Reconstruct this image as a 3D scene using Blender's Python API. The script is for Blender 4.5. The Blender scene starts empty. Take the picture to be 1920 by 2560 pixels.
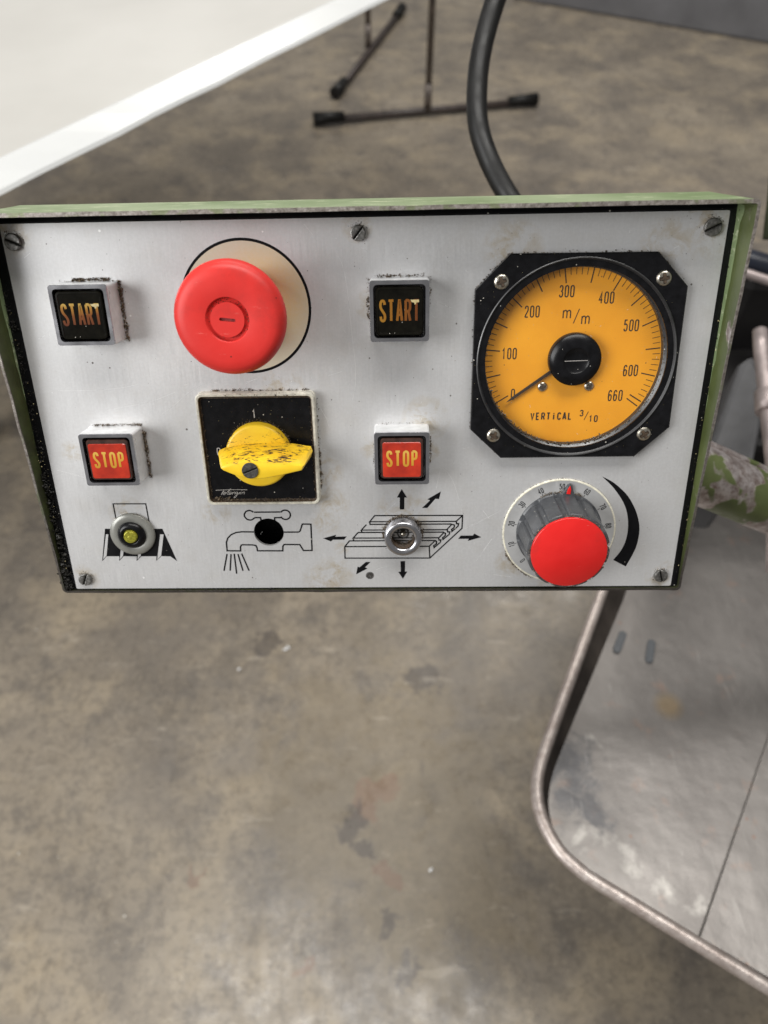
import bpy, bmesh, math, random
from mathutils import Vector, Matrix, noise as mnoise
random.seed(7)
S = bpy.context.scene
COL = S.collection
R_ = math.radians

# ------------------------------------------------------------ camera, world, lamps, exposure
cam_d = bpy.data.cameras.new('camera'); cam = bpy.data.objects.new('camera', cam_d); COL.objects.link(cam)
cam.location = (0, 0, 1.05); cam.rotation_euler = (R_(38), 0, 0)
cam_d.sensor_fit = 'HORIZONTAL'; cam_d.sensor_width = 36; cam_d.lens = 36 * 1775 / 1920
cam_d.clip_start = 0.01; cam_d.clip_end = 60
cam_d.dof.use_dof = True; cam_d.dof.focus_distance = 0.274; cam_d.dof.aperture_fstop = 13.5
S.camera = cam
W = bpy.data.worlds.new('World'); S.world = W; W.use_nodes = True
W.node_tree.nodes['Background'].inputs[0].default_value = (1.0, 0.98, 0.95, 1)
W.node_tree.nodes['Background'].inputs[1].default_value = 0.21
def area(name, loc, target, sx, sy, power, col=(1, 1, 1)):
    d = bpy.data.lights.new(name, 'AREA'); d.shape = 'RECTANGLE'; d.size = sx; d.size_y = sy; d.energy = power; d.color = col
    o = bpy.data.objects.new(name, d); COL.objects.link(o); o.location = loc
    o.rotation_euler = (Vector(target) - Vector(loc)).to_track_quat('-Z', 'Y').to_euler()
    return o
area('key_light', (-2.9, -1.4, 2.3), (0, .2, .7), 2.0, 2.0, 138, (1.0, 1.0, 0.99))  # unseen soft key lamp at upper left, placed from the shadow direction
area('far_fill_light', (.3, 3.0, 3.3), (.3, 3.0, 0), 3.0, .5, 76, (1.0, .97, .92))  # unseen lamp added to lighten the far floor
area('ceiling_light', (.25, .32, 3.3), (.25, .32, 0), 2.5, 0.7, 76, (1.0, 0.98, 0.94))
S.render.engine = 'CYCLES'
S.view_settings.view_transform = 'Standard'; S.view_settings.look = 'None'; S.view_settings.exposure = 0.0
S.view_settings.gamma = 1

# ------------------------------------------------------------ object helpers
MM = 0.001
def P(X, Y, z=0.0):                  # millimetres on the faceplate (right, down from its top left corner, out) to local mm, y up
    return (X - 130.0, 149.5 - Y, z)
def link(name, data, parent=None):
    o = bpy.data.objects.new(name, data); COL.objects.link(o)
    if parent is not None: o.parent = parent
    return o
def tag(o, label=None, category=None, group=None, kind=None):
    if label: o['label'] = label
    if category: o['category'] = category
    if group: o['group'] = group
    if kind: o['kind'] = kind
    return o

class MB:
    def __init__(s, scale=MM): s.v = []; s.f = []; s.m = []; s.sm = []; s.k = scale
    def add(s, vs, fs, mi=0, smooth=False):
        b = len(s.v); s.v += [tuple(v) for v in vs]
        for f in fs: s.f.append(tuple(b + i for i in f)); s.m.append(mi); s.sm.append(smooth)
    def loft(s, loops, closed=True, cap0=False, cap1=False, mi=0, smooth=False, mis=None):
        n = len(loops[0]); vs = [p for l in loops for p in l]; fs = []
        for a in range(len(loops) - 1):
            for i in range(n if closed else n - 1):
                j = (i + 1) % n; fs.append((a*n+i, a*n+j, (a+1)*n+j, (a+1)*n+i))
        b = len(s.v); s.add(vs, fs, mi, smooth)
        if mis:
            q = n if closed else n - 1; st = len(s.m) - len(fs)
            for a in range(len(loops) - 1):
                for i in range(q): s.m[st + a*q + i] = mis[a]
        if cap0: s.f.append(tuple(b + i for i in reversed(range(n)))); s.m.append(mi); s.sm.append(False)
        if cap1: s.f.append(tuple(b + (len(loops)-1)*n + i for i in range(n))); s.m.append(mis[-1] if mis else mi); s.sm.append(False)
    def prism(s, pts, z0, z1, bev=0.0, mi=0, bottom=False):
        pts = ccw(pts); L = [[(x, y, z0) for x, y in pts], [(x, y, z1 - bev) for x, y in pts]]
        if bev > 0:
            q = inset(pts, bev*.35); L.append([(x, y, z1 - bev*.3) for x, y in q])
            q = inset(pts, bev); L.append([(x, y, z1) for x, y in q])
        s.loft(L, cap0=bottom, cap1=True, mi=mi)
    def lathe(s, prof, n=64, c=(0, 0), mi=0, smooth=True, mis=None, cap1=False, rf=None):
        L = []
        for r, z in prof:
            L.append([(c[0] + (rf(r, z, t) if rf else r)*math.cos(t), c[1] + (rf(r, z, t) if rf else r)*math.sin(t), z) for t in [2*math.pi*i/n for i in range(n)]])
        s.loft(L, smooth=smooth, mi=mi, mis=mis, cap1=cap1)
    def poly(s, pts, z, mi=0):
        pts = ccw(pts); s.add([(x, y, z) for x, y in pts], [tuple(range(len(pts)))], mi)
    def ribbon(s, pts, w, z, closed=False, mi=0):
        pts = [p for i, p in enumerate(pts) if i == 0 or math.hypot(p[0]-pts[i-1][0], p[1]-pts[i-1][1]) > 1e-4]
        n = len(pts); a = []; b = []
        for i in range(n):
            p = Vector(pts[i]); pr = Vector(pts[i-1]) if (i or closed) else None; nx = Vector(pts[(i+1) % n]) if (i < n-1 or closed) else None
            d1 = (p - pr).normalized() if pr is not None and (p-pr).length > 1e-6 else None
            d2 = (nx - p).normalized() if nx is not None and (nx-p).length > 1e-6 else None
            if d1 is None: d1 = d2
            if d2 is None: d2 = d1
            nn = Vector((-(d1.y+d2.y), d1.x+d2.x))
            if nn.length < 1e-4: nn = Vector((-d1.y, d1.x))
            nn.normalize(); c = max(.45, nn.dot(Vector((-d1.y, d1.x)))); nn = nn * (w/2/c)
            a.append((p.x+nn.x, p.y+nn.y, z)); b.append((p.x-nn.x, p.y-nn.y, z))
        fs = [(i, n+i, n+(i+1) % n, (i+1) % n) for i in range(n if closed else n-1)]
        s.add(a+b, fs, mi)
    def lump(s, c, r, mi=0, squash=1.0):
        rr = [r*random.uniform(.6, 1.25) for _ in range(6)]; ax = random.uniform(0, 6.28); ca, sa = math.cos(ax), math.sin(ax)
        D = [(1,0,0), (0,1,0), (-1,0,0), (0,-1,0), (0,0,1), (0,0,-1)]
        vs = []
        for d, q in zip(D, rr):
            x, y, z = d[0]*q, d[1]*q*random.uniform(.6, 1), d[2]*q*squash
            vs.append((c[0]+x*ca-y*sa, c[1]+x*sa+y*ca, c[2]+z))
        s.add(vs, [(0,1,4), (1,2,4), (2,3,4), (3,0,4), (1,0,5), (2,1,5), (3,2,5), (0,3,5)], mi)
    def tube(s, pts, r, n=16, mi=0, caps=True):
        pts = [Vector(p) for p in pts]; L = []; up = None
        for i, p in enumerate(pts):
            d = (pts[min(i+1, len(pts)-1)] - pts[max(i-1, 0)]).normalized()
            if up is None: up = d.orthogonal().normalized()
            up = (up - d*up.dot(d)).normalized(); sd = d.cross(up); rr = r[i] if isinstance(r, (list, tuple)) else r
            L.append([tuple(p + (up*math.cos(t) + sd*math.sin(t))*rr) for t in [2*math.pi*k/n for k in range(n)]])
        s.loft(L, smooth=True, cap0=caps, cap1=caps, mi=mi)
    def build(s, name, mats, parent=None, loc=None, rotz=0.0, bevel=0.0):
        me = bpy.data.meshes.new(name); me.from_pydata([(x*s.k, y*s.k, z*s.k) for x, y, z in s.v], [], s.f)
        for m in (mats if isinstance(mats, (list, tuple)) else [mats]): me.materials.append(m)
        me.polygons.foreach_set('material_index', s.m); me.polygons.foreach_set('use_smooth', s.sm); me.update()
        o = link(name, me, parent)
        if loc: o.location = tuple(c*s.k for c in loc)
        o.rotation_euler.z = rotz
        if bevel > 0:
            md = o.modifiers.new('bevel', 'BEVEL'); md.width = bevel*s.k; md.segments = 2; md.limit_method = 'ANGLE'; md.angle_limit = R_(35)
        return o
def area2(p): return sum(p[i][0]*p[(i+1) % len(p)][1] - p[(i+1) % len(p)][0]*p[i][1] for i in range(len(p)))
def ccw(p): return list(p) if area2(p) > 0 else list(reversed(p))
def inset(p, d):
    n = len(p); o = []
    for i in range(n):
        a, b, c = Vector(p[i-1]), Vector(p[i]), Vector(p[(i+1) % n]); e1 = (b-a).normalized(); e2 = (c-b).normalized()
        n1 = Vector((-e1.y, e1.x)); n2 = Vector((-e2.y, e2.x)); m = (n1+n2)
        if m.length < 1e-6: m = n1
        m.normalize(); k = d/max(.35, m.dot(n1)); o.append((b.x+m.x*k, b.y+m.y*k))
    return o
def rrect(w, h, r, n=6, c=(0, 0)):
    o = []
    for cx, cy, a in ((w/2-r, h/2-r, 0), (-w/2+r, h/2-r, 90), (-w/2+r, -h/2+r, 180), (w/2-r, -h/2+r, 270)):
        for i in range(n+1):
            t = R_(a + 90*i/n); o.append((c[0]+cx+r*math.cos(t), c[1]+cy+r*math.sin(t)))
    return o
def circ(r, n=48, c=(0, 0), a0=0, a1=360, end=False):
    m = n if not end else n-1
    return [(c[0]+r*math.cos(R_(a0+(a1-a0)*i/m)), c[1]+r*math.sin(R_(a0+(a1-a0)*i/m))) for i in range(n)]
def z3(p, z): return [(x, y, z) for x, y in p]
def smooth_pts(p, k=5, closed=False):
    o = []; n = len(p)
    for i in range(n if closed else n-1):
        g = lambda j: Vector(p[j % n] if closed else p[max(0, min(n-1, j))])
        a, b, c, d = g(i-1), g(i), g(i+1), g(i+2)
        for j in range(k):
            t = j/k; q = .5*((2*b) + (-a+c)*t + (2*a-5*b+4*c-d)*t*t + (-a+3*b-3*c+d)*t**3); o.append(tuple(q))
    if not closed: o.append(tuple(p[-1]))
    return o
def holed(outer, holes, z0, z1):           # flat plate with real holes: returns an MB
    bm = bmesh.new(); loops = []
    for l in [outer] + holes:
        vs = [bm.verts.new((x, y, z1)) for x, y in l]; es = [bm.edges.new((vs[i], vs[(i+1) % len(vs)])) for i in range(len(vs))]; loops.append((vs, es))
    bmesh.ops.triangle_fill(bm, use_beauty=True, use_dissolve=False, edges=[e for l in loops for e in l[1]])
    bm.normal_update()
    for f in bm.faces:
        if f.normal.z < 0: f.normal_flip()
    mb = MB(); bm.verts.index_update()
    mb.add([v.co[:] for v in bm.verts], [[v.index for v in f.verts] for f in bm.faces])
    bm.free()
    for l in [outer] + holes: mb.loft([z3(l, z0), z3(l, z1)])
    return mb

# ------------------------------------------------------------ material helpers
class NT:
    def __init__(s, name):
        s.m = bpy.data.materials.new(name); s.m.use_nodes = True; s.t = s.m.node_tree; s.b = s.t.nodes['Principled BSDF']
        s.tc = s.t.nodes.new('ShaderNodeTexCoord').outputs['Object']
    def n(s, t, **k):
        x = s.t.nodes.new(t)
        for a, v in k.items(): setattr(x, a, v)
        return x
    def lk(s, a, b):
        if hasattr(a, 'links') or isinstance(a, bpy.types.NodeSocket): s.t.links.new(a, b)
        else: b.default_value = a
    def vec(s, sc=(1, 1, 1), off=(0, 0, 0), v=None):
        x = s.n('ShaderNodeMapping'); s.t.links.new(v or s.tc, x.inputs[0]); x.inputs['Location'].default_value = off; x.inputs['Scale'].default_value = sc; return x.outputs[0]
    def noise(s, scale, det=4, rough=.55, v=None, col=False, dist=0):
        x = s.n('ShaderNodeTexNoise'); s.t.links.new(v or s.tc, x.inputs['Vector']); x.inputs['Scale'].default_value = scale; x.inputs['Detail'].default_value = det; x.inputs['Roughness'].default_value = rough; x.inputs['Distortion'].default_value = dist
        return x.outputs['Color' if col else 'Fac']
    def math(s, op, a, b=0.0, clamp=False):
        x = s.n('ShaderNodeMath', operation=op); x.use_clamp = clamp; s.lk(a, x.inputs[0]); s.lk(b, x.inputs[1]); return x.outputs[0]
    def ramp(s, f, st, mode='LINEAR'):
        x = s.n('ShaderNodeValToRGB'); x.color_ramp.interpolation = mode; e = x.color_ramp.elements
        while len(e) < len(st): e.new(0.5)
        for i, (p, c) in enumerate(st):
            e[i].position = p; c = (c, c, c) if isinstance(c, (int, float)) else c; e[i].color = (*c, 1)
        s.t.links.new(f, x.inputs[0]); return x.outputs[0]
    def mix(s, f, a, b):
        x = s.n('ShaderNodeMix', data_type='RGBA'); s.lk(f, x.inputs[0])
        for q, i in ((a, 6), (b, 7)): s.lk(q if isinstance(q, bpy.types.NodeSocket) else (*q, 1), x.inputs[i])
        return x.outputs[2]
    def specks(s, scale, size, keep, v=None):          # scattered small dots: voronoi cells, only a share of them marked
        x = s.n('ShaderNodeTexVoronoi'); s.t.links.new(v or s.tc, x.inputs['Vector']); x.inputs['Scale'].default_value = scale
        sp = s.n('ShaderNodeSeparateColor'); s.t.links.new(x.outputs['Color'], sp.inputs[0])
        a = s.math('LESS_THAN', x.outputs['Distance'], s.math('MULTIPLY', sp.outputs[1], size)); return s.math('MULTIPLY', a, s.math('LESS_THAN', sp.outputs[0], keep))
    def spots(s, L, v=None, nz=None, amp=0.0):                   # soft blobs at given places [(x,y,z,r)], max of all, 1 at the centre
        out = None
        for x0, y0, z0, r in L:
            d = s.n('ShaderNodeVectorMath', operation='DISTANCE'); s.t.links.new(v or s.tc, d.inputs[0]); d.inputs[1].default_value = (x0, y0, z0)
            q = d.outputs['Value']
            q = s.math('SUBTRACT', 1.0, s.math('DIVIDE', q, r), True)
            out = q if out is None else s.math('MAXIMUM', out, q)
        if nz is not None: out = s.math('MULTIPLY', out, nz)
        return out
    def bump(s, h, st, dist=.001):
        x = s.n('ShaderNodeBump'); x.inputs['Strength'].default_value = st; x.inputs['Distance'].default_value = dist; s.t.links.new(h, x.inputs['Height']); s.t.links.new(x.outputs[0], s.b.inputs['Normal'])
    def set(s, **k):
        for a, v in k.items():
            i = s.b.inputs[a.replace('_', ' ')]
            if isinstance(v, tuple) and len(v) == 3: v = (*v, 1)
            s.lk(v, i)
        return s.m
def simple(name, col, rough=.5, metal=0.0, var=.12, scale=400, bump=0.0, coat=0.0, dust=0.0, spec=.5):
    t = NT(name); n = t.noise(scale, 5); dk = tuple(c*(1-var*1.6) for c in col); lt = tuple(min(1, c*(1+var)) for c in col)
    c = t.ramp(n, [(.3, dk), (.7, lt)])
    if dust > 0: c = t.mix(t.math('MULTIPLY', t.specks(1100, .3, dust), .8), c, (.55, .52, .46))
    t.set(Base_Color=c, Roughness=t.ramp(t.noise(scale*.3, 4), [(.3, max(.03, rough*.75)), (.7, min(1, rough*1.3))]), Metallic=metal)
    t.b.inputs['Specular IOR Level'].default_value = spec
    if coat: t.set(Coat_Weight=coat, Coat_Roughness=.08)
    if bump: t.bump(n, bump, .0003)
    return t.m
def L(X, Y, r, z=0): p = P(X, Y, z); return (p[0]*MM, p[1]*MM, p[2]*MM, r*MM)

def make_plate_mat():
    t = NT('brushed silver plate')
    br = t.noise(60, 3, v=t.vec((60, 1.5, 1))); br2 = t.noise(900, 2); cl = t.noise(14, 4)
    base = t.ramp(cl, [(.25, (.575, .573, .575)), (.75, (.665, .665, .672))])
    base = t.mix(t.math('MULTIPLY', t.ramp(br2, [(.4, 0.0), (.62, 1.0)]), .25), base, (.74, .74, .75))
    fb = t.noise(420, 3, v=t.vec((6, .12, 1))); base = t.mix(t.math('MULTIPLY', t.ramp(fb, [(.40, 1.0), (.60, 0.0)]), .10), base, (.46, .455, .455))
    # rust and grime stains round the fixings and below them
    st = [L(3, 3, 9), L(252, 3, 11), L(257, 9, 8), L(129, 3, 6), L(5, 144, 7), L(256, 145, 8), L(112, 118, 7), L(112, 96, 9), L(114, 110, 9), L(118, 131, 3.5), L(112, 146, 12), L(154, 74, 10), L(133, 86, 6), L(156, 87, 5), L(145, 115, 13), L(133, 30, 6), L(66, 113, 7), L(98, 61, 9), L(116, 142, 8), L(205, 141, 10), L(191, 138, 8), L(28, 113, 8), L(10, 86, 5), L(185, 12, 12), L(240, 12, 12)]
    nz = t.noise(150, 7, .72, dist=.5); big = t.noise(90, 4)
    f = t.spots(st); fs = t.math('POWER', f, .6); s1 = t.math('MULTIPLY', t.ramp(nz, [(.45, 0.0), (.62, 1.0)]), fs, True)
    base = t.mix(t.math('MULTIPLY', s1, .72), base, (.44, .35, .21))
    s2 = t.math('MULTIPLY', t.ramp(t.noise(800, 4, .7), [(.64, 0.0), (.70, 1.0)]), t.math('MULTIPLY', fs, .8))
    base = t.mix(s2, base, (.09, .065, .04))
    base = t.mix(t.math('MULTIPLY', t.specks(150, .075, .35), .85), base, (.07, .055, .045))
    base = t.mix(t.math('MULTIPLY', t.specks(420, .12, .10), .8), base, (.1, .08, .07))
    base = t.mix(t.math('MULTIPLY', t.specks(170, .085, .22, t.vec(off=(3, 1, 0))), .9), base, (.95, .95, .95))
    base = t.mix(t.math('MULTIPLY', t.ramp(big, [(.5, 0.0), (.8, 1.0)]), .25), base, (.50, .47, .42))
    t.set(Base_Color=base, Metallic=.55, Roughness=t.ramp(br, [(.3, .38), (.7, .52)]))
    t.bump(br, .06, .0002)
    return t.m
def make_green(name, bare=.5, scale=60, grimy=False, det=6):
    t = NT(name); n = t.noise(scale, det, .5, dist=.4); f = t.ramp(n, [(bare-.02, 1.0), (bare+.02, 0.0)])
    g = t.ramp(t.noise(50, 4), [(.3, (.060, .076, .024)), (.7, (.095, .116, .040))])
    m = t.ramp(t.noise(180, 6, .7), [(.35, (.22, .16, .14)), (.6, (.58, .53, .52))])
    g = t.mix(t.math('MULTIPLY', t.specks(500, .2, .12), .8), g, (.03, .025, .02))
    c = t.mix(f, g, m)
    if grimy:       # oily dirt collected low in the box and along the left flange
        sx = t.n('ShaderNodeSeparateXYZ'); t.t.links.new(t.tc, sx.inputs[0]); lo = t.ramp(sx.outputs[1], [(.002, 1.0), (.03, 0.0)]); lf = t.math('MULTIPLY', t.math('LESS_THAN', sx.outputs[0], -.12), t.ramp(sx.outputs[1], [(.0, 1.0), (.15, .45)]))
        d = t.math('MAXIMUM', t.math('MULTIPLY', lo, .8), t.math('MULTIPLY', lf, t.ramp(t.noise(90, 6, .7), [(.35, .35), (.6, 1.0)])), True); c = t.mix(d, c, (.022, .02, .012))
    t.set(Base_Color=c, Metallic=t.math('MULTIPLY', f, .8), Roughness=t.ramp(t.noise(200, 4), [(.3, .32), (.7, .5)]))
    t.bump(t.math('ADD', t.math('MULTIPLY', f, -1.0), t.math('MULTIPLY', t.noise(400, 4), .4)), .5, .0003)
    return t.m
def make_top_green():
    t = NT('scuffed green paint'); v = t.vec((.22, 1, 1)); n = t.noise(260, 7, .7, v=v)
    g = t.ramp(t.noise(20, 4), [(.35, (.15, .21, .09)), (.65, (.27, .33, .19))])
    c = t.mix(t.ramp(n, [(.56, 0.0), (.66, 1.0)]), g, (.50, .54, .36))
    c = t.mix(t.math('MULTIPLY', t.specks(400, .15, .15), .8), c, (.04, .04, .02))
    t.set(Base_Color=c, Roughness=.42, Metallic=.1); t.bump(n, .3, .0002); return t.m
def make_bare():
    t = NT('bare worn steel edge'); n = t.noise(700, 6, .7); k = t.noise(120, 4)
    c = t.ramp(n, [(.3, (.10, .08, .07)), (.5, (.24, .215, .195)), (.8, (.46, .43, .40))])
    c = t.mix(t.ramp(k, [(.55, 0.0), (.62, .7)]), c, (.17, .20, .10))
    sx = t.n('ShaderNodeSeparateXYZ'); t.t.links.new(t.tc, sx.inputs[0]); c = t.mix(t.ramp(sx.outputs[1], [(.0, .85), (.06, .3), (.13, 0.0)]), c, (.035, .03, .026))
    t.set(Base_Color=c, Metallic=.6, Roughness=.5); t.bump(n, .6, .0003); return t.m
def make_floor():
    t = NT('stained concrete'); a = t.noise(3.2, 9, .68, dist=.5); b = t.noise(12, 9, .70); c = t.noise(75, 7, .75)
    col = t.ramp(a, [(.26, (.115, .101, .085)), (.44, (.18, .155, .126)), (.58, (.255, .217, .169)), (.74, (.35, .302, .237))])
    col = t.mix(t.math('MULTIPLY', t.ramp(b, [(.38, 1.0), (.48, 0.0)]), .55), col, (.105, .095, .087))
    col = t.mix(t.math('MULTIPLY', t.ramp(t.noise(7, 6, .6, v=t.vec(off=(4, 2, 0))), [(.50, 0.0), (.64, 1.0)]), .5), col, (.37, .305, .215))
    col = t.mix(t.math('MULTIPLY', t.ramp(c, [(.42, 1.0), (.52, 0.0)]), .35), col, (.085, .075, .065)); col = t.mix(t.math('MULTIPLY', t.ramp(t.noise(120, 6, .75, v=t.vec(off=(7, 1, 0))), [(.56, 0.0), (.66, 1.0)]), .35), col, (.42, .36, .27)); col = t.mix(t.math('MULTIPLY', t.specks(45, .12, .22), .7), col, (.08, .07, .065)); col = t.mix(t.math('MULTIPLY', t.specks(38, .06, .2, t.vec(off=(2, 5, 0))), .8), col, (.7, .68, .62))
    def blob(L_, lo, hi, colr, k, col, sc=30, e=(0, 0, 0)):
        vv = t.n('ShaderNodeVectorMath', operation='MULTIPLY_ADD'); t.t.links.new(t.noise(22, 5, .65, col=True, v=t.vec(off=e)), vv.inputs[0]); vv.inputs[1].default_value = (.09, .09, 0); va = t.n('ShaderNodeVectorMath', operation='ADD'); t.t.links.new(t.tc, va.inputs[0]); va.inputs[1].default_value = (-.045, -.045, 0); t.t.links.new(va.outputs[0], vv.inputs[2])
        f = t.spots(L_, v=vv.outputs[0]); f = t.ramp(t.math('ADD', f, t.math('MULTIPLY', t.math('SUBTRACT', t.noise(sc, 6, .65, v=t.vec(off=e)), .5), 1.3)), [(lo, 0.0), (hi, 1.0)])
        return t.mix(t.math('MULTIPLY', f, k), col, colr)
    col = blob([(.10, .62, 0, .28), (.13, .42, 0, .2), (.08, .30, 0, .10)], .25, .8, (.11, .092, .068), .35, col, 9, (6, 0, 0))  # shade beside the tray, painted into the floor colour
    col = blob([(-.03, .34, 0, .30), (.06, .20, 0, .22)], .35, .6, (.19, .155, .105), .5, col, 12)
    col = blob([(-.020, .295, 0, .045), (.0, .315, 0, .045), (.005, .195, 0, .034), (-.252, .20, 0, .016), (-.10, .10, 0, .014)], .42, .55, (.20, .12, .085), .5, col)
    col = blob([(-.040, .268, 0, .042), (.008, .145, 0, .025), (-.028, .235, 0, .018), (-.19, .545, 0, .04), (.06, .49, 0, .05), (.03, .09, 0, .03)], .40, .62, (.07, .062, .06), .65, col, 40, (1, 0, 0))
    col = blob([(-.33, .32, 0, .13), (-.36, .60, 0, .2), (-.22, .36, 0, .07), (.17, .5, 0, .2), (-.12, .95, 0, .2)], .38, .75, (.17, .15, .13), .45, col, 14, (2, 0, 0))
    wear = t.ramp(t.noise(26, 7, .7), [(.35, .22), (.68, .48)])
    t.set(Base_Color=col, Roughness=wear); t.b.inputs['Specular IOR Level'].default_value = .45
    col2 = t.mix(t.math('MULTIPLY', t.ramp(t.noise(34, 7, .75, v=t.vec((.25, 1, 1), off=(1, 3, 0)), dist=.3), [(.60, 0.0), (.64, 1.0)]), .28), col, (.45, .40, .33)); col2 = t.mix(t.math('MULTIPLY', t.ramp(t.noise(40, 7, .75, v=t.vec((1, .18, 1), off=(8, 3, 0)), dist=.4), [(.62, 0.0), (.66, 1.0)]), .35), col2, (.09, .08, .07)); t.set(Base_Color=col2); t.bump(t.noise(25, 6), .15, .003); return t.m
def make_tray():
    t = NT('worn sheet steel'); n = t.noise(9, 6, .6); c = t.ramp(n, [(.3, (.16, .148, .14)), (.7, (.21, .197, .186))])
    c = t.mix(t.math('MULTIPLY', t.ramp(t.noise(45, 5, .6), [(.6, 0.0), (.72, 1.0)]), .35), c, (.30, .19, .14))
    # dark oily scuffs and pale abrasion in the rounded corner
    vv = t.n('ShaderNodeVectorMath', operation='MULTIPLY_ADD'); t.t.links.new(t.noise(28, 5, .65, col=True), vv.inputs[0]); vv.inputs[1].default_value = (.07, .07, 0); va = t.n('ShaderNodeVectorMath', operation='ADD'); t.t.links.new(t.tc, va.inputs[0]); va.inputs[1].default_value = (-.035, -.035, 0); t.t.links.new(va.outputs[0], vv.inputs[2])
    f = t.spots([(-.140, -.095, .125, .05), (-.130, -.128, .125, .045)], v=vv.outputs[0]); nz = t.noise(38, 6, .65, dist=1.2)
    c = t.mix(t.math('MULTIPLY', t.ramp(t.math('ADD', f, t.math('MULTIPLY', t.math('SUBTRACT', nz, .5), 1.4)), [(.42, 0.0), (.80, 1.0)]), .7), c, (.07, .072, .08))
    g = t.spots([(-.128, -.158, .125, .035), (-.105, -.175, .125, .032), (-.08, -.19, .125, .03), (-.05, -.2, .125, .02), (-.11, -.075, .125, .02)], v=vv.outputs[0])
    c = t.mix(t.math('MULTIPLY', t.ramp(t.math('ADD', g, t.math('MULTIPLY', t.math('SUBTRACT', t.noise(30, 5, .6, dist=1), .5), 1.4)), [(.58, 0.0), (1.0, 1.0)]), .24), c, (.70, .68, .63))
    c = t.mix(t.math('MULTIPLY', t.ramp(t.spots([(-.038, -.038, .125, .02)]), [(.2, 0.0), (.7, 1.0)]), .45), c, (.26, .17, .06))
    c = t.mix(t.math('MULTIPLY', t.ramp(t.noise(160, 5, .7, v=t.vec((1, .12, 1))), [(.60, 0.0), (.72, 1.0)]), .14), c, (.62, .6, .57)); c = t.mix(t.math('MULTIPLY', t.specks(60, .12, .25), .6), c, (.2, .13, .1))
    t.set(Base_Color=c, Metallic=.75, Roughness=t.ramp(t.noise(12, 5), [(.3, .36), (.7, .48)])); t.bump(t.math('ADD', t.noise(10, 3), t.math('MULTIPLY', t.noise(60, 4), .15)), .45, .006); return t.m
def make_yellow():
    t = NT('yellow plastic'); c = t.ramp(t.noise(120, 4), [(.3, (.80, .50, .012)), (.7, (.88, .60, .03))])
    # black grease rubbed into the upper slope and the disc
    sx = t.n('ShaderNodeSeparateXYZ'); t.t.links.new(t.tc, sx.inputs[0])
    k0 = t.ramp(t.math('MULTIPLY', sx.outputs[1], 50), [(.02, 0.0), (.12, 1.0)])
    kc = t.ramp(t.math('MULTIPLY', sx.outputs[1], 50), [(.12, 1.0), (.30, .38)]); k = t.math('MULTIPLY', k0, kc)
    n1 = t.noise(700, 5, .72, v=t.vec((.35, 1.3, 1)), dist=1.0); n2 = t.noise(120, 3, v=t.vec(off=(.3, 0, 0)))
    f = t.math('MULTIPLY', t.ramp(t.math('ADD', t.math('ADD', t.math('MULTIPLY', n1, .75), t.math('MULTIPLY', n2, .30)), t.math('MULTIPLY', k, .10)), [(.645, 0.0), (.675, 1.0)]), t.math('GREATER_THAN', k0, .3))
    c = t.mix(t.math('MULTIPLY', t.math('MULTIPLY', k, t.ramp(n2, [(.4, 0.0), (.65, 1.0)])), .5), c, (.62, .30, .03))
    c = t.mix(f, c, (.035, .022, .02)); c = t.mix(t.specks(500, .12, .12), c, (.12, .07, .02))
    t.set(Base_Color=c, Roughness=.38); return t.m
def make_letters(name, stops, axis=1, span=(-.004, .004), glossy=.25):
    t = NT(name); sx = t.n('ShaderNodeSeparateXYZ'); t.t.links.new(t.tc, sx.inputs[0])
    q = t.math('DIVIDE', t.math('SUBTRACT', sx.outputs[axis], span[0]), span[1]-span[0]); q = t.math('ADD', q, t.math('MULTIPLY', t.math('SUBTRACT', t.noise(300, 4), .5), .35))
    t.set(Base_Color=t.ramp(q, stops), Roughness=glossy); return t.m
def make_dial():
    t = NT('amber dial'); c = t.ramp(t.noise(40, 4), [(.3, (.74, .295, .007)), (.7, (.85, .37, .014))])
    c = t.mix(t.specks(500, .16, .10), c, (.30, .13, .02)); t.set(Base_Color=c, Roughness=.45); return t.m
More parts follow.
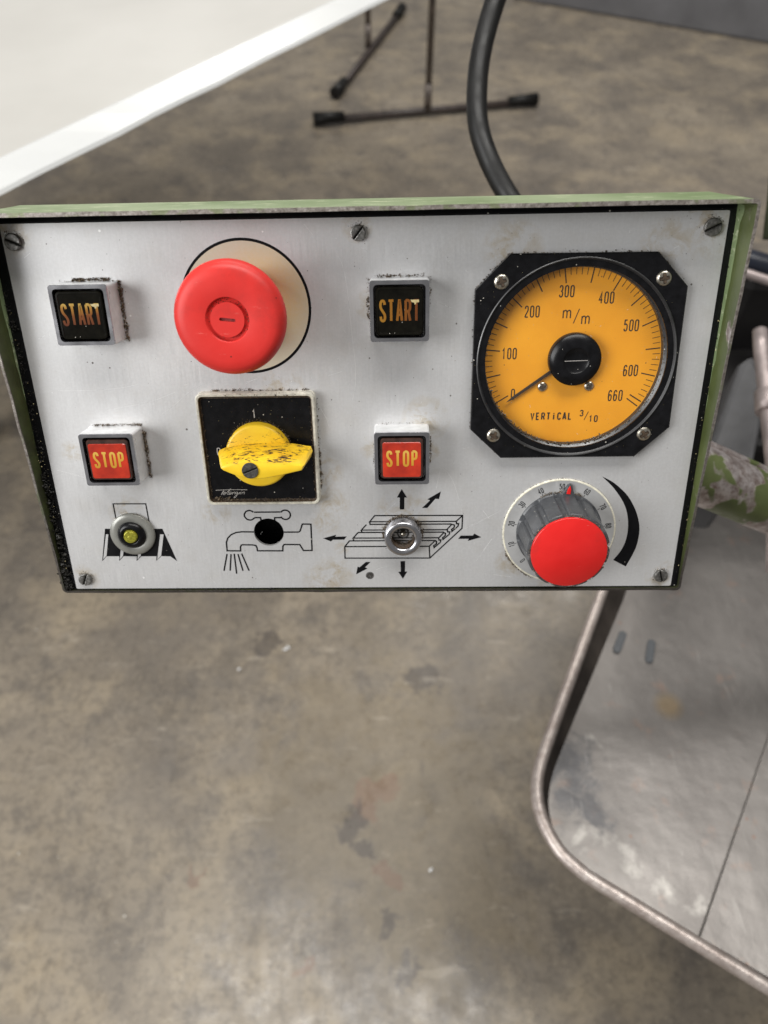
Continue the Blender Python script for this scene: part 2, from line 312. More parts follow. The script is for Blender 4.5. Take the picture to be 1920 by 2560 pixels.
def make_glass():
    m = bpy.data.materials.new('dusty clear cover'); m.use_nodes = True; t = m.node_tree; t.nodes.clear()
    o = t.nodes.new('ShaderNodeOutputMaterial'); mx = t.nodes.new('ShaderNodeMixShader'); tr = t.nodes.new('ShaderNodeBsdfTransparent'); gl = t.nodes.new('ShaderNodeBsdfGlossy'); df = t.nodes.new('ShaderNodeBsdfDiffuse'); m2 = t.nodes.new('ShaderNodeMixShader')
    lw = t.nodes.new('ShaderNodeLayerWeight'); lw.inputs[0].default_value = .5; pw = t.nodes.new('ShaderNodeMath'); pw.operation = 'POWER'; pw.inputs[1].default_value = 4.0; t.links.new(lw.outputs['Facing'], pw.inputs[0]); fr = t.nodes.new('ShaderNodeMath'); fr.operation = 'MULTIPLY_ADD'; fr.inputs[1].default_value = .8; fr.inputs[2].default_value = .03; t.links.new(pw.outputs[0], fr.inputs[0]); gl.inputs['Roughness'].default_value = .12; df.inputs[0].default_value = (.6, .55, .45, 1)
    tr.inputs[0].default_value = (.97, .97, .97, 1)
    tc = t.nodes.new('ShaderNodeTexCoord'); v = t.nodes.new('ShaderNodeTexVoronoi'); v.inputs['Scale'].default_value = 450; t.links.new(tc.outputs['Object'], v.inputs['Vector'])
    lt = t.nodes.new('ShaderNodeMath'); lt.operation = 'LESS_THAN'; lt.inputs[1].default_value = .05; t.links.new(v.outputs['Distance'], lt.inputs[0])
    ad = t.nodes.new('ShaderNodeMath'); ad.operation = 'MULTIPLY_ADD'; ad.inputs[1].default_value = .5; ad.inputs[2].default_value = .02; t.links.new(lt.outputs[0], ad.inputs[0])
    t.links.new(fr.outputs[0], mx.inputs[0]); t.links.new(tr.outputs[0], mx.inputs[1]); t.links.new(gl.outputs[0], mx.inputs[2])
    t.links.new(ad.outputs[0], m2.inputs[0]); t.links.new(mx.outputs[0], m2.inputs[1]); t.links.new(df.outputs[0], m2.inputs[2]); t.links.new(m2.outputs[0], o.inputs[0]); return m
def make_grime():
    t = NT('oily swarf and dirt'); c = t.ramp(t.noise(1500, 4, .7), [(.35, (.014, .010, .007)), (.52, (.07, .048, .028)), (.62, (.20, .15, .10)), (.70, (.55, .48, .38))]); t.set(Base_Color=c, Roughness=.4); return t.m
def make_white():
    t = NT('off white painted sheet'); c = t.ramp(t.noise(5, 4), [(.3, (.45, .44, .415)), (.7, (.51, .50, .475))]); t.set(Base_Color=c, Roughness=.35); t.bump(t.noise(6, 3), .2, .004); return t.m
M = dict(
    plate=make_plate_mat(), green=make_green('green paint', .33, grimy=True), topgreen=make_top_green(), bare=make_bare(), arm=make_green('green paint flaking off steel', .50, 52, det=2.5),
    floor=make_floor(), tray=make_tray(), yellow=make_yellow(), dial=make_dial(), glass=make_glass(), grime=make_grime(), white=make_white(),
    lip=simple('bright white edge paint', (.58, .59, .59), .3, scale=6, var=.04),
    black=simple('black plastic', (.006, .006, .007), .26, scale=300, var=.3, dust=.025, spec=.22), ink=simple('black print', (.005, .005, .006), .4, scale=500, var=.2, dust=.03, spec=.15),
    gasket=simple('black gasket paint', (.005, .005, .006), .38, scale=500, bump=.6, dust=.035, spec=.2), red=simple('red plastic', (.66, .030, .024), .44, scale=90, var=.06, dust=.012, spec=.3),
    redcap=simple('glossy red cap', (.66, .014, .014), .22, scale=60, var=.05, dust=.01, spec=.5), chrome=simple('satin chrome', (.50, .50, .53), .25, 1.0, .08, 300, dust=.02),
    chromeside=simple('lit chrome side', (.78, .79, .80), .32, .5, .08, 300, dust=.03), steel=simple('dull screw steel', (.23, .225, .215), .42, .9, .35, 900, .5),  # chromeside: bezel chrome lightened, brighter light on its sides painted in
    nickel=simple('bright nickel', (.62, .58, .50), .25, 1.0, .15, 700), darkscrew=simple('blackened steel', (.085, .08, .075), .45, .6, .3, 900, .4, dust=.2),
    cream=None, smoke=simple('smoked lens black', (.005, .0045, .003), .2, scale=400, var=.3, dust=.05, spec=.2), redlens=None,
    rimlens=simple('brown lens rim', (.055, .028, .022), .2, scale=400, var=.3, coat=.5), beige=simple('dirty white plastic', (.52, .50, .43), .4, scale=500, var=.2),
    slotgrey=simple('slot grey', (.055, .06, .066), .5), darkdirt=simple('brown dirt', (.06, .04, .025), .5, scale=900, var=.5, bump=.6), knob=simple('grey knob plastic', (.055, .058, .064), .34, scale=500, var=.15, dust=.05),
    clear=simple('clear plastic disc', (.56, .56, .56), .18, .35, .05, 200), clearrim=simple('yellowed plastic rim', (.66, .63, .52), .2, scale=700, var=.15), needle=simple('dark needle', (.03, .018, .012), .4), brass=simple('yellow lamp lens', (.42, .40, .05), .15, .5, .3, 900),
    washer=simple('grey washer', (.24, .24, .22), .28, .2, .08, 300), crud=simple('black oily crud', (.010, .009, .007), .5, scale=1200, var=.5, spec=.25), rubber=simple('black rubber', (.006, .0058, .0056), .5, scale=200, spec=.35), grey=simple('grey wall paint', (.15, .15, .16), .5, scale=8),
    foot=simple('dark painted steel', (.05, .038, .034), .5, scale=40, var=.4), post=simple('grey steel post', (.17, .145, .13), .4, .4, .3, 40), dark=simple('oily dark casting', (.012, .011, .011), .45, .2, .4, 12, spec=.3),
    shadewall=simple('shaded tray wall', (.07, .058, .05), .4, .6, .3, 30), slab=simple('dark grey casting', (.055, .055, .058), .5, .2, .3, 20), navy=simple('navy hose', (.010, .013, .022), .4, scale=50), lever=simple('stained steel bar', (.40, .34, .33), .4, .6, .3, 50), rim=None,
    tick=simple('printed scale black', (.03, .018, .010), .5, scale=800, var=.3), pale=simple('worn off white print', (.46, .38, .19), .5, scale=900), scratch=simple('bright scratch', (.93, .93, .93), .3, .5),
    label=simple('grey print', (.40, .38, .36), .5, scale=800, var=.2), postgreen=simple('dark green post', (.03, .04, .018), .5), chip=simple('white chip', (.8, .8, .8), .5))
def make_cream():
    t = NT('yellowed disc print'); sx = t.n('ShaderNodeSeparateXYZ'); t.t.links.new(t.tc, sx.inputs[0])
    g = t.spots([L(93, 27, 22, 0)]); c = t.mix(t.ramp(g, [(.1, 0.0), (.9, 1.0)]), (.66, .60, .46), (.80, .70, .28))
    c = t.mix(t.math('MULTIPLY', t.ramp(t.noise(900, 2), [(.4, 0.0), (.6, 1.0)]), .2), c, (.7, .68, .6)); c = t.mix(t.specks(200, .1, .2), c, (.12, .09, .05))
    t.set(Base_Color=c, Metallic=.45, Roughness=.42); return t.m
M['cream'] = make_cream()
def make_red(name, c0, c1, rough, spec):
    t = NT(name); c = t.ramp(t.noise(70, 5, .6), [(.3, c0), (.7, c1)])
    c = t.mix(t.math('MULTIPLY', t.ramp(t.noise(55, 6, .7, v=t.vec(off=(.4, .1, 0))), [(.54, 0.0), (.70, 1.0)]), .35), c, (.28, .03, .025))
    c = t.mix(t.math('MULTIPLY', t.ramp(t.noise(500, 5, .75, v=t.vec((.15, 1, 1))), [(.66, 0.0), (.70, 1.0)]), .35), c, (.85, .30, .26)); c = t.mix(t.specks(420, .14, .06), c, (.10, .02, .015))
    t.set(Base_Color=c, Roughness=t.ramp(t.noise(40, 5, .6), [(.3, rough*.75), (.7, rough*1.35)])); t.b.inputs['Specular IOR Level'].default_value = spec; t.bump(t.noise(900, 3), .06, .0002); return t.m
M['red'] = make_red('red plastic', (.56, .026, .022), (.64, .034, .028), .45, .3); M['redcap'] = make_red('glossy red cap', (.56, .014, .013), (.63, .020, .018), .22, .4)
def make_redlens():
    t = NT('red lens'); c = t.ramp(t.noise(110, 5, .6), [(.3, (.30, .018, .008)), (.6, (.52, .035, .012))]); c = t.mix(t.specks(600, .2, .06), c, (.6, .3, .15))
    t.set(Base_Color=c, Roughness=.22, Coat_Weight=.6, Coat_Roughness=.05); return t.m
M['redlens'] = make_redlens()
def make_rim():
    t = NT('pinkish worn rim'); c = t.ramp(t.noise(120, 6, .7), [(.3, (.25, .205, .185)), (.55, (.38, .33, .305)), (.8, (.50, .46, .43))]); t.set(Base_Color=c, Metallic=.55, Roughness=.4); t.bump(t.noise(200, 5), .5, .001); return t.m
M['rim'] = make_rim()
M['amber'] = make_letters('amber letters', [(.0, (.42, .20, .02)), (.6, (.55, .30, .04)), (1, (.60, .38, .08))])
M['brown'] = make_letters('amber to brown letters', [(.0, (.09, .022, .008)), (.45, (.15, .045, .010)), (.75, (.28, .13, .02)), (1, (.42, .28, .07))], 1, (-.004, .0045))
M['fadebrown'] = make_letters('amber left brown right letters', [(.0, (.27, .13, .015)), (.45, (.21, .08, .010)), (1, (.10, .025, .008))], 0, (-.007, .007))
G = {
'mill_lines': [[(23.2,116.4),(23.1,109.1),(36.9,109.2),(37.1,118.5)]],
'mill_black': [[(17.7,120.5),(42.3,120.7),(46.6,136.1),(43.9,133.8),(40.0,133.7),(37.5,136.0),(37.9,133.7),(31.3,133.7),(28.9,136.0),(29.3,133.7),(23.6,133.6),(21.3,135.9),(21.7,133.6),(16.2,133.6),(13.8,135.9)]],
'mill_light': [[(17.7,123.1),(18.7,123.1),(16.2,133.3),(14.4,135.1)],[(24.6,123.2),(25.8,123.2),(23.4,133.3),(21.7,135.3)],[(32.4,123.2),(33.7,123.2),(31.1,133.4),(29.4,135.3)],[(41.0,123.3),(42.5,123.3),(40.0,133.4),(38.0,135.4)]],
'tap': [[(82.1,113.4),(93.2,113.4)],[(81.8,113.4),(81.2,112.9),(80.4,112.6),(79.6,112.7),(78.8,113.0),(78.3,113.6),(77.9,114.4),(77.9,115.2),(78.3,116.0),(78.8,116.6),(79.6,116.9),(80.4,117.0),(81.2,116.7),(81.8,116.2),(82.4,115.9),(84.6,115.9),(84.8,117.4)],[(93.4,113.6),(94.0,112.9),(94.7,112.6),(95.6,112.6),(96.4,112.9),(97.0,113.5),(97.3,114.3),(97.3,115.1),(97.0,115.9),(96.4,116.5),(95.6,116.8),(94.7,116.8),(94.0,116.5),(93.4,115.8),(93.0,116.0),(90.6,116.0),(90.5,117.2)],[(81.3,122.5),(76.1,122.4),(73.6,122.7),(71.4,123.7),(69.8,125.3),(69.0,127.3),(68.9,131.3),(74.7,131.4),(74.8,129.7),(75.2,128.7),(75.8,128.5),(80.3,128.6),(81.5,128.9),(81.9,129.9),(82.0,131.4),(92.9,131.5),(93.1,129.3),(93.7,128.5),(100.4,128.6),(101.8,131.4),(105.5,131.4),(105.7,119.1),(102.1,119.0),(101.0,122.1),(100.3,122.7),(93.9,122.7)],[(68.7,132.8),(66.5,141.0)],[(70.4,132.9),(69.2,140.9)],[(71.8,132.7),(71.9,142.4)],[(73.4,132.9),(74.8,141.0)],[(75.0,132.7),(77.5,141.0)]],
'table': [[(119.6,129.7),(119.5,135.2),(155.9,135.4),(169.3,121.5),(169.4,115.6),(132.7,115.4),(130.5,118.2),(166.8,118.3),(169.3,115.7)],[(119.6,129.7),(155.6,129.8),(155.9,135.4)],[(119.6,129.7),(121.7,127.0),(158.1,127.1),(155.6,129.8)],[(130.5,118.2),(130.7,119.4),(165.0,119.5)],[(129.1,119.5),(126.9,122.0),(162.9,122.1),(165.0,119.6)],[(126.9,122.0),(127.1,123.0)],[(125.5,123.1),(161.8,123.2)],[(125.5,123.1),(123.3,125.7),(159.7,125.8),(161.8,123.3)],[(123.3,125.7),(123.5,126.8)],[(166.8,118.3),(167.0,119.4),(167.8,119.3),(167.6,120.5),(165.1,122.9),(164.9,122.0),(166.0,121.1),(166.1,120.0),(165.1,119.6)],[(163.1,122.0),(163.3,123.1),(164.2,123.1),(164.0,124.2),(161.4,126.6),(161.2,125.8),(162.3,124.8),(162.4,123.8),(161.5,123.3)],[(159.5,125.8),(159.7,126.9),(160.5,126.8),(160.3,127.9),(157.7,130.4),(157.5,129.5),(158.6,128.6),(158.7,127.5),(157.8,127.1)]],
'arrows': [[(144.1,103.6),(146.3,107.4),(145.2,107.3),(145.1,112.7),(143.2,112.7),(143.3,107.4),(142.1,107.3)],[(160.2,104.8),(159.5,108.2),(158.0,108.0),(154.7,112.1),(152.5,112.1),(155.8,108.7),(154.7,108.2)],[(110.5,125.7),(116.2,124.1),(115.7,125.0),(120.6,124.9),(119.5,126.4),(114.7,126.4),(113.8,127.2)],[(177.5,125.7),(171.9,127.4),(172.3,126.4),(167.8,126.4),(168.9,124.9),(174.0,124.9),(174.5,124.0)],[(144.3,145.4),(142.3,142.0),(143.4,141.9),(143.3,136.8),(145.3,136.8),(145.2,141.9),(146.2,141.9)],[(124.0,143.1),(124.8,139.3),(125.6,139.7),(128.4,137.1),(130.4,137.1),(128.0,139.7),(129.0,140.3)]],
'crescent': [[(225.5,98.9),(229.0,100.7),(232.3,103.1),(236.9,107.6),(240.7,113.8),(242.8,119.5),(243.5,124.6),(242.8,131.6),(239.7,140.0),(234.0,136.8),(236.6,132.8),(238.2,128.1),(238.6,122.9),(238.0,117.7),(236.7,113.2),(234.5,109.0),(230.9,104.2),(228.0,101.2)]],
'scratch': [[(121.8,12.8),(123.0,15.3),(124.0,19.5),(124.8,25.9),(125.3,33.5),(125.9,41.9),(126.5,48.8),(126.8,54.1),(126.5,59.4),(125.9,63.0),(125.2,65.9)],[(157.6,29.4),(157.6,31.7)],[(158.3,29.8),(163.2,31.7)],[(130.2,10.1),(131.5,10.6),(132.5,11.7)],[(116.0,56.4),(121.4,54.8)],[(9.3,60.9),(22.2,60.9),(34.1,60.1),(41.2,58.8)],[(2.5,94.0),(8.4,95.4),(12.8,97.2)],[(6.7,11.6),(9.3,9.9)],[(5.7,40.8),(8.7,39.5)],[(2.5,93.9),(7.0,95.4),(13.1,97.3)],[(27.6,69.0),(35.6,67.5),(45.5,65.7),(55.6,62.0)],[(49.4,70.6),(54.9,67.0),(60.9,62.0)],[(45.9,137.2),(50.9,136.0)],[(12.8,105.5),(15.8,106.8)],[(58.9,63.7),(62.7,61.1),(67.1,58.8),(72.8,58.5)],[(59.5,59.3),(61.5,58.8)],[(83.7,59.1),(88.5,56.9)],[(112.6,69.4),(114.6,73.7),(115.3,76.5)],[(97.3,131.0),(100.5,132.6)],[(60.0,144.3),(62.2,147.2)],[(161.5,94.6),(164.6,99.4),(166.5,104.3),(168.5,111.2),(169.0,115.2)],[(159.8,95.5),(158.7,101.3),(158.1,105.2)],[(169.2,122.6),(175.2,119.3),(183.2,114.8)],[(177.7,113.5),(180.6,117.3)],[(175.7,137.0),(179.3,131.2),(182.2,126.5)],[(136.2,114.9),(141.8,109.5)],[(132.8,141.0),(135.7,139.7),(140.5,139.7)],[(112.5,69.5),(115.4,74.5)],[(176.7,118.3),(181.3,115.8),(185.4,113.6)],[(177.9,113.5),(180.6,117.2)],[(183.5,143.6),(191.2,144.8)],[(178.8,131.8),(182.0,126.5)],[(187.0,120.7),(192.2,115.6),(193.7,113.1)],[(242.1,12.3),(244.8,10.9)],[(110.1,1.9),(113.0,5.5)],[(83.6,58.5),(88.6,57.2)]],
}
# ------------------------------------------------------------ stroke lettering
FN = {
 'S': [('s', [(.92, .80), (.80, .95), (.50, 1), (.16, .94), (.04, .76), (.18, .60), (.55, .46), (.90, .30), (.94, .15), (.78, .03), (.48, 0), (.18, .05), (.06, .22)])],
 'T': [('l', [(0, 1), (1, 1)]), ('l', [(.5, 1), (.5, 0)])], 'A': [('l', [(0, 0), (.46, 1), (.54, 1), (1, 0)]), ('l', [(.2, .3), (.8, .3)])],
 'R': [('l', [(.05, 0), (.05, 1)]), ('s', [(.05, 1), (.6, 1), (.92, .9), (.95, .72), (.88, .56), (.6, .48), (.05, .47)]), ('l', [(.6, .47), (.95, 0)])],
 'O': [('c', [(.5, 1), (.12, .93), (.03, .72), (.03, .28), (.12, .07), (.5, 0), (.88, .07), (.97, .28), (.97, .72), (.88, .93)])],
 'P': [('l', [(.08, 0), (.08, 1)]), ('s', [(.08, 1), (.6, 1), (.92, .92), (.96, .75), (.92, .57), (.6, .48), (.08, .48)])],
 'V': [('l', [(0, 1), (.5, 0), (1, 1)])], 'E': [('l', [(.9, 1), (.08, 1), (.08, 0), (.9, 0)]), ('l', [(.08, .5), (.75, .5)])], 'C': [('s', [(.95, .78), (.8, .97), (.45, 1), (.1, .85), (.03, .5), (.1, .15), (.45, 0), (.8, .03), (.95, .22)])],
 'I': [('l', [(.5, .74), (.5, 0)]), ('l', [(.5, 1), (.5, .88)])], 'L': [('l', [(.08, 1), (.08, 0), (.9, 0)])], '/': [('l', [(0, -.12), (1, 1.12)])],
 'm': [('l', [(.05, 0), (.05, .68)]), ('s', [(.05, .5), (.2, .66), (.38, .66), (.5, .5), (.5, 0)]), ('s', [(.5, .5), (.66, .66), (.84, .66), (.95, .5), (.95, 0)])],
 '1': [('l', [(.15, .75), (.5, 1), (.5, 0)])], '2': [('s', [(.06, .76), (.16, .94), (.5, 1), (.86, .92), (.94, .74), (.8, .52), (.3, .22), (.05, 0)]), ('l', [(.03, .0), (.97, .0)])],
 '3': [('s', [(.08, .82), (.25, .97), (.55, 1), (.88, .9), (.9, .68), (.75, .55), (.45, .52)]), ('s', [(.45, .52), (.8, .46), (.95, .28), (.85, .07), (.5, 0), (.18, .04), (.04, .2)])],
 '4': [('l', [(.7, 0), (.7, 1), (.04, .3), (.98, .3)])], '5': [('l', [(.9, 1), (.16, 1), (.1, .55)]), ('s', [(.1, .55), (.45, .64), (.85, .55), (.95, .32), (.85, .08), (.5, 0), (.18, .04), (.04, .2)])],
 '6': [('s', [(.9, .84), (.72, .98), (.45, 1), (.15, .88), (.05, .55), (.06, .25), (.2, .04), (.5, 0), (.82, .06), (.95, .28), (.86, .5), (.5, .58), (.16, .48), (.06, .3)])],
 '7': [('l', [(.04, 1), (.95, 1), (.35, 0)])], '8': [('c', [(.5, 1), (.14, .92), (.1, .72), (.3, .56), (.5, .53), (.7, .56), (.9, .72), (.86, .92)]), ('c', [(.5, .53), (.15, .44), (.03, .25), (.15, .05), (.5, 0), (.85, .05), (.97, .25), (.85, .44)])],
}
FN['0'] = FN['O']
def text(mb, s, c, h, w, gap, sw, z, rot=0.0, mi=0, slant=0.0, shift=None):     # strokes centred on c
    tot = len(s)*w + (len(s)-1)*gap; ca, sa = math.cos(rot), math.sin(rot); k = 0
    for i, ch in enumerate(s):
        for kind, pts in FN.get(ch, []):
            p = smooth_pts(pts, 4) if kind == 's' else smooth_pts(pts, 4, True) if kind == 'c' else pts
            q = []
            for x, y in p:
                X = -tot/2 + i*(w+gap) + sw/2 + x*(w-sw); Y = -h/2 + sw/2 + y*(h-sw); X += slant*(Y)
                q.append((c[0]+X*ca-Y*sa, c[1]+X*sa+Y*ca))
            mb.ribbon(q, sw, z + .004*k, kind == 'c', mi); k += 1

# ------------------------------------------------------------ floor, wall and far things
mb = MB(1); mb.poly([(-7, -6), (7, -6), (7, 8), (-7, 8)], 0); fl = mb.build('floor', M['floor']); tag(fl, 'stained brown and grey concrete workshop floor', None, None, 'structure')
mb = MB(1); p0, p1 = Vector((.5674, 3.6133, 0)), Vector((1.4859, 3.1184, 0)); d = (p1-p0).normalized(); nn = Vector((-d.y, d.x, 0)); a = p0-d*.02; b = p1+d*2.5
def slab(mb, a, b, n, th, z0, z1, mi=0):
    pts = [a, b, b+n*th, a+n*th]; mb.loft([[(p.x, p.y, z0) for p in pts], [(p.x, p.y, z1) for p in pts]], cap0=True, cap1=True, mi=mi)
slab(mb, a, b, nn, .15, 0, 2.4); w = mb.build('wall', M['grey'], bevel=.01); tag(w, 'dark grey painted wall at the far edge of the floor', None, None, 'structure')
def stand(A, B, base, top, label, seedcap):
    o = link('screen_stand', None); o.location = base; tag(o, label, 'stand', 'steel stands with long foot bars')
    A = Vector(A)-Vector(base); B = Vector(B)-Vector(base); u = (B-A).normalized(); m = MB(1)
    m.tube([A+Vector((0, 0, .016)), B+Vector((0, 0, .016))], .0115, 12); m.build('foot_bar', M['foot'], o)
    for q, s in ((A, 1), (B, -1)):
        m = MB(1); m.tube([q+u*(.0*s)+Vector((0, 0, .022)), q+u*(.10*s)+Vector((0, 0, .022))], [.020, .015], 14); m.build('rubber_foot', M['rubber'], o)
    m = MB(1); m.tube([(0, 0, .02), (0, 0, top)], .0105, 14); m.tube([(-.0, 0, .02), (0, 0, .10)], .0125, 14); m.build('post', M['post'], o)
    m = MB(1); m.tube([(-.16, 0, top), (.16, 0, top)], .013, 12); m.build('cross_bar', M['post'], o)
stand((-.2284, 2.4184, 0), (.5156, 2.5681, 0), (.1437, 2.4918, 0), 1.35, 'steel post on a long dark foot bar lying nearly level across the photo', 0)
stand((-.1675, 2.6154, 0), (.0747, 3.4443, 0), (-.0590, 3.0194, 0), 1.45, 'steel post by the white table with its dark foot bar pointing away', 1)

# white table, upper left
o = link('white_table', None); o.location = (-.9, 1.2, 0); tag(o, 'off white sheet metal table top with a bright white front lip', 'table')
A = Vector((-.3349, .6217, 0)); B = Vector((-.054, 1.0324, 0)); u = (B-A).normalized(); n = Vector((-u.y, u.x, 0)); off = Vector(o.location)
a = A-u*.12-off; b = B+u*.75-off
m = MB(1); slab(m, a, b, n, 1.3, .747, .75); m.build('table_top', M['white'], o, bevel=.001)
m = MB(1); L0 = []
for k in range(31):
    q = a+(b-a)*(k/30); j = .0008*math.sin(k*1.7)+.0006*math.sin(k*4.1)
    L0.append([tuple(q+n*.002+Vector((0, 0, .7508))), tuple(q+n*.0008+Vector((0, 0, .7528))), tuple(q-n*(.002)+Vector((0, 0, .7533))), tuple(q-n*(.025+j)+Vector((0, 0, .7425))), tuple(q-n*(.0275+j)+Vector((0, 0, .7395))), tuple(q-n*.012+Vector((0, 0, .7365))), tuple(q+n*.004+Vector((0, 0, .735)))])
m.loft(L0, closed=True, cap0=True, cap1=True, smooth=False); m.build('front_lip', M['lip'], o)
for s_, t_ in ((.09, .62), (.1, 1.2), (.47, 1.25)):
    q = a+(b-a)*s_+n*t_; m = MB(1); m.tube([(q.x, q.y, 0), (q.x, q.y, .745)], .02, 12); m.build('leg', M['white'], o)

# chip tray, lower right
o = link('chip_tray', None); o.location = (.3, .3, .3); tag(o, 'worn steel chip tray with rounded corner and pinkish rolled rim', 'tray'); off = Vector(o.location)
rim = [(.50, .94), (.2136, .366), (.1434, .226), (.1315, .201), (.1262, .184), (.1250, .168), (.1290, .1495), (.139, .1305), (.1553, .1151), (.2704, .0441), (.40, -.036), (.75, -.25)]
r2 = smooth_pts(rim[2:9], 4); rimp = rim[:2]+r2+rim[9:]
m = MB(1); m.tube([Vector((x, y, .45))-off for x, y in rimp], .0052, 14); m.build('rolled_rim', M['rim'], o)
flo = []
for i, (x, y) in enumerate(rimp):
    t = min(1, max(0, (y-.12)/.25)); flo.append((x + (.010+.020*t), y + .008*t))
m = MB(1); Lr = [tuple(Vector((x, y, .449))-off) for x, y in rimp]; Lf = [tuple(Vector((x, y, .425))-off) for x, y in flo]
Lm = [tuple(Vector(((p[0]*.3+q[0]*.7), (p[1]*.3+q[1]*.7), p[2]*.18+q[2]*.82))) for p, q in zip(Lr, Lf)]
m.loft([Lr, Lm, Lf], closed=False, smooth=True)
Lo = [tuple(Vector((x-.001, y-.001, .4485))-off) for x, y in rimp]; Lq = [tuple(Vector((x+.008, y+.006, .405))-off) for x, y in rimp]
m.loft([Lo, Lq], closed=False, smooth=True); m.build('side_wall', M['shadewall'], o)  # wall steel painted darker to stand in for the dark machine's reflection
m = MB(1); pts = [(x-off.x, y-off.y) for x, y in flo]+[(.75-off.x, .94-off.y)]; m.poly(pts, .425-off.z); m.build('floor_sheet', M['tray'], o)
seamA, seamB = Vector((.2394+.006, .0748+.012)), Vector((.3268+.012, .2135+.012)); sd = (seamB-seamA).normalized(); sn = Vector((sd.y, -sd.x)); q0 = seamA-sd*.012; q1 = seamB+sd*.65
m = MB(1); q2 = Vector((.75, -.225)); pts = [q0-Vector(off[:2]), q1-Vector(off[:2]), q1+sn*.42-Vector(off[:2]), q2-Vector(off[:2])]
m.prism([tuple(p) for p in pts], .4256-off.z, .4285-off.z, .0008); m.build('floor_sheet', M['tray'], o)
for (x, y, rr) in ((.2300, .3265, -.5), (.2575, .3165, -.35)):
    m = MB(1); m.prism(rrect(.0075, .026, .0037), 0, .0016, .0006); sl = m.build('slot_tab', M['slotgrey'], o); sl.location = (x-off.x, y-off.y, .4256-off.z); sl.rotation_euler.z = rr

# machine behind, right edge
o = link('machine_body', None); o.location = (.6, .7, 0); tag(o, 'oily dark machine body in shadow behind the right side of the panel', 'machine'); off = Vector(o.location)
m = MB(1); m.loft([[(x-off.x, y-off.y, z) for x, y in ((.385, .66), (1.1, .60), (1.1, .65), (.40, .70))] for z in (.30, .607)], cap0=True, cap1=True); m.build('casting', M['dark'], o, bevel=.012)
m = MB(1); m.loft([[(x-off.x, y-off.y, z) for x, y in ((.30, .50), (.50, .50), (.50, .66), (.30, .66))] for z in (.30, .52)], cap0=True, cap1=True); m.build('lower_casting', M['dark'], o, bevel=.01)
m = MB(1); q = [(.2829, .423, .5737), (.3309, .5162, .6158), (.3439, .5235, .6215), (.350, .4849, .6127), (.3206, .4094, .5884)]
m.loft([[(x-off.x, y-off.y, z) for x, y, z in q], [(x-off.x+.01, y-off.y+.02, z-.12) for x, y, z in q]], cap0=True, cap1=True); m.build('bracket', M['slab'], o, bevel=.006)
m = MB(1); m.tube([Vector(p)-off for p in ((.31, .633, .6504), (.351, .6267, .6514), (.3806, .6199, .646), (.6, .60, .62))], .0125, 14); m.build('hose', M['navy'], o)
m = MB(1); m.tube([Vector(p)-off for p in ((.325, .603, .657), (.341, .6004, .6561), (.3697, .5928, .6502), (.6, .53, .60))], .0045, 12); m.build('rail', M['lever'], o)
o = link('clamp_lever', None); o.location = (.299, .3581, .6319); tag(o, 'stained round steel lever with a collar right of the panel edge', 'lever'); off = Vector(o.location)
m = MB(1); m.tube([Vector(p)-off for p in ((.3235, .4986, .6645), (.3200, .4786, .6605), (.3141, .4292, .6473), (.306, .3581, .6279), (.302, .30, .59))], [.006, .0065, .0065, .007, .007], 14); m.build('bar', M['lever'], o)
m = MB(1); m.tube([Vector(p)-off for p in ((.3155, .438, .650), (.313, .420, .6445))], .0098, 16); m.build('collar', M['lever'], o)
o = link('green_post', None); o.location = (.3015, .5584, .5); tag(o, 'dark green upright post at the right edge of the photo', 'post')
m = MB(1); m.tube([(0, -.05, .245), (0, -.03, .27), (0, 0, .30), (0, 0, .8)], .006, 14); m.build('post', M['postgreen'], o)
m = MB(1); m.tube([(0, 0, .32), (0, 0, .36)], .0085, 14); m.build('collar', M['postgreen'], o)

# black cable behind the panel
m = MB(1); cp = [(.110, .395, .775), (.0963, .4129, .8015), (.0771, .4369, .8203), (.0667, .4529, .8327), (.0601, .4688, .8452), (.0588, .4858, .8585), (.0616, .5068, .8749), (.0707, .5328, .8952), (.0837, .5567, .9139), (.1065, .5847, .9358), (.15, .615, .955), (.22, .65, .965), (.35, .70, .96)]
m.tube(smooth_pts(cp, 4), .0066, 18); c = m.build('cable', M['rubber']); tag(c, 'thick black rubber cable curving up from behind the control panel', 'cable')

# small white chips on the floor
for i, (x, y, r, lb) in enumerate(((-.1597, .535, .0065, 'largest white chip on the floor below the panel'), (-.232, .5, .003, 'tiny pale chip on the floor under the left of the panel'), (.062, .208, .003, 'tiny pale chip on the floor beside the tray corner'))):
    m = MB(1); m.lump((0, 0, r*.4), r, 0, .5); m.lump((r*.6, r*.5, r*.3), r*.7, 0, .5); q = m.build('floor_chip', M['chip']); q.location = (x, y, .001); tag(q, lb, 'chip', 'pale chips on the floor')

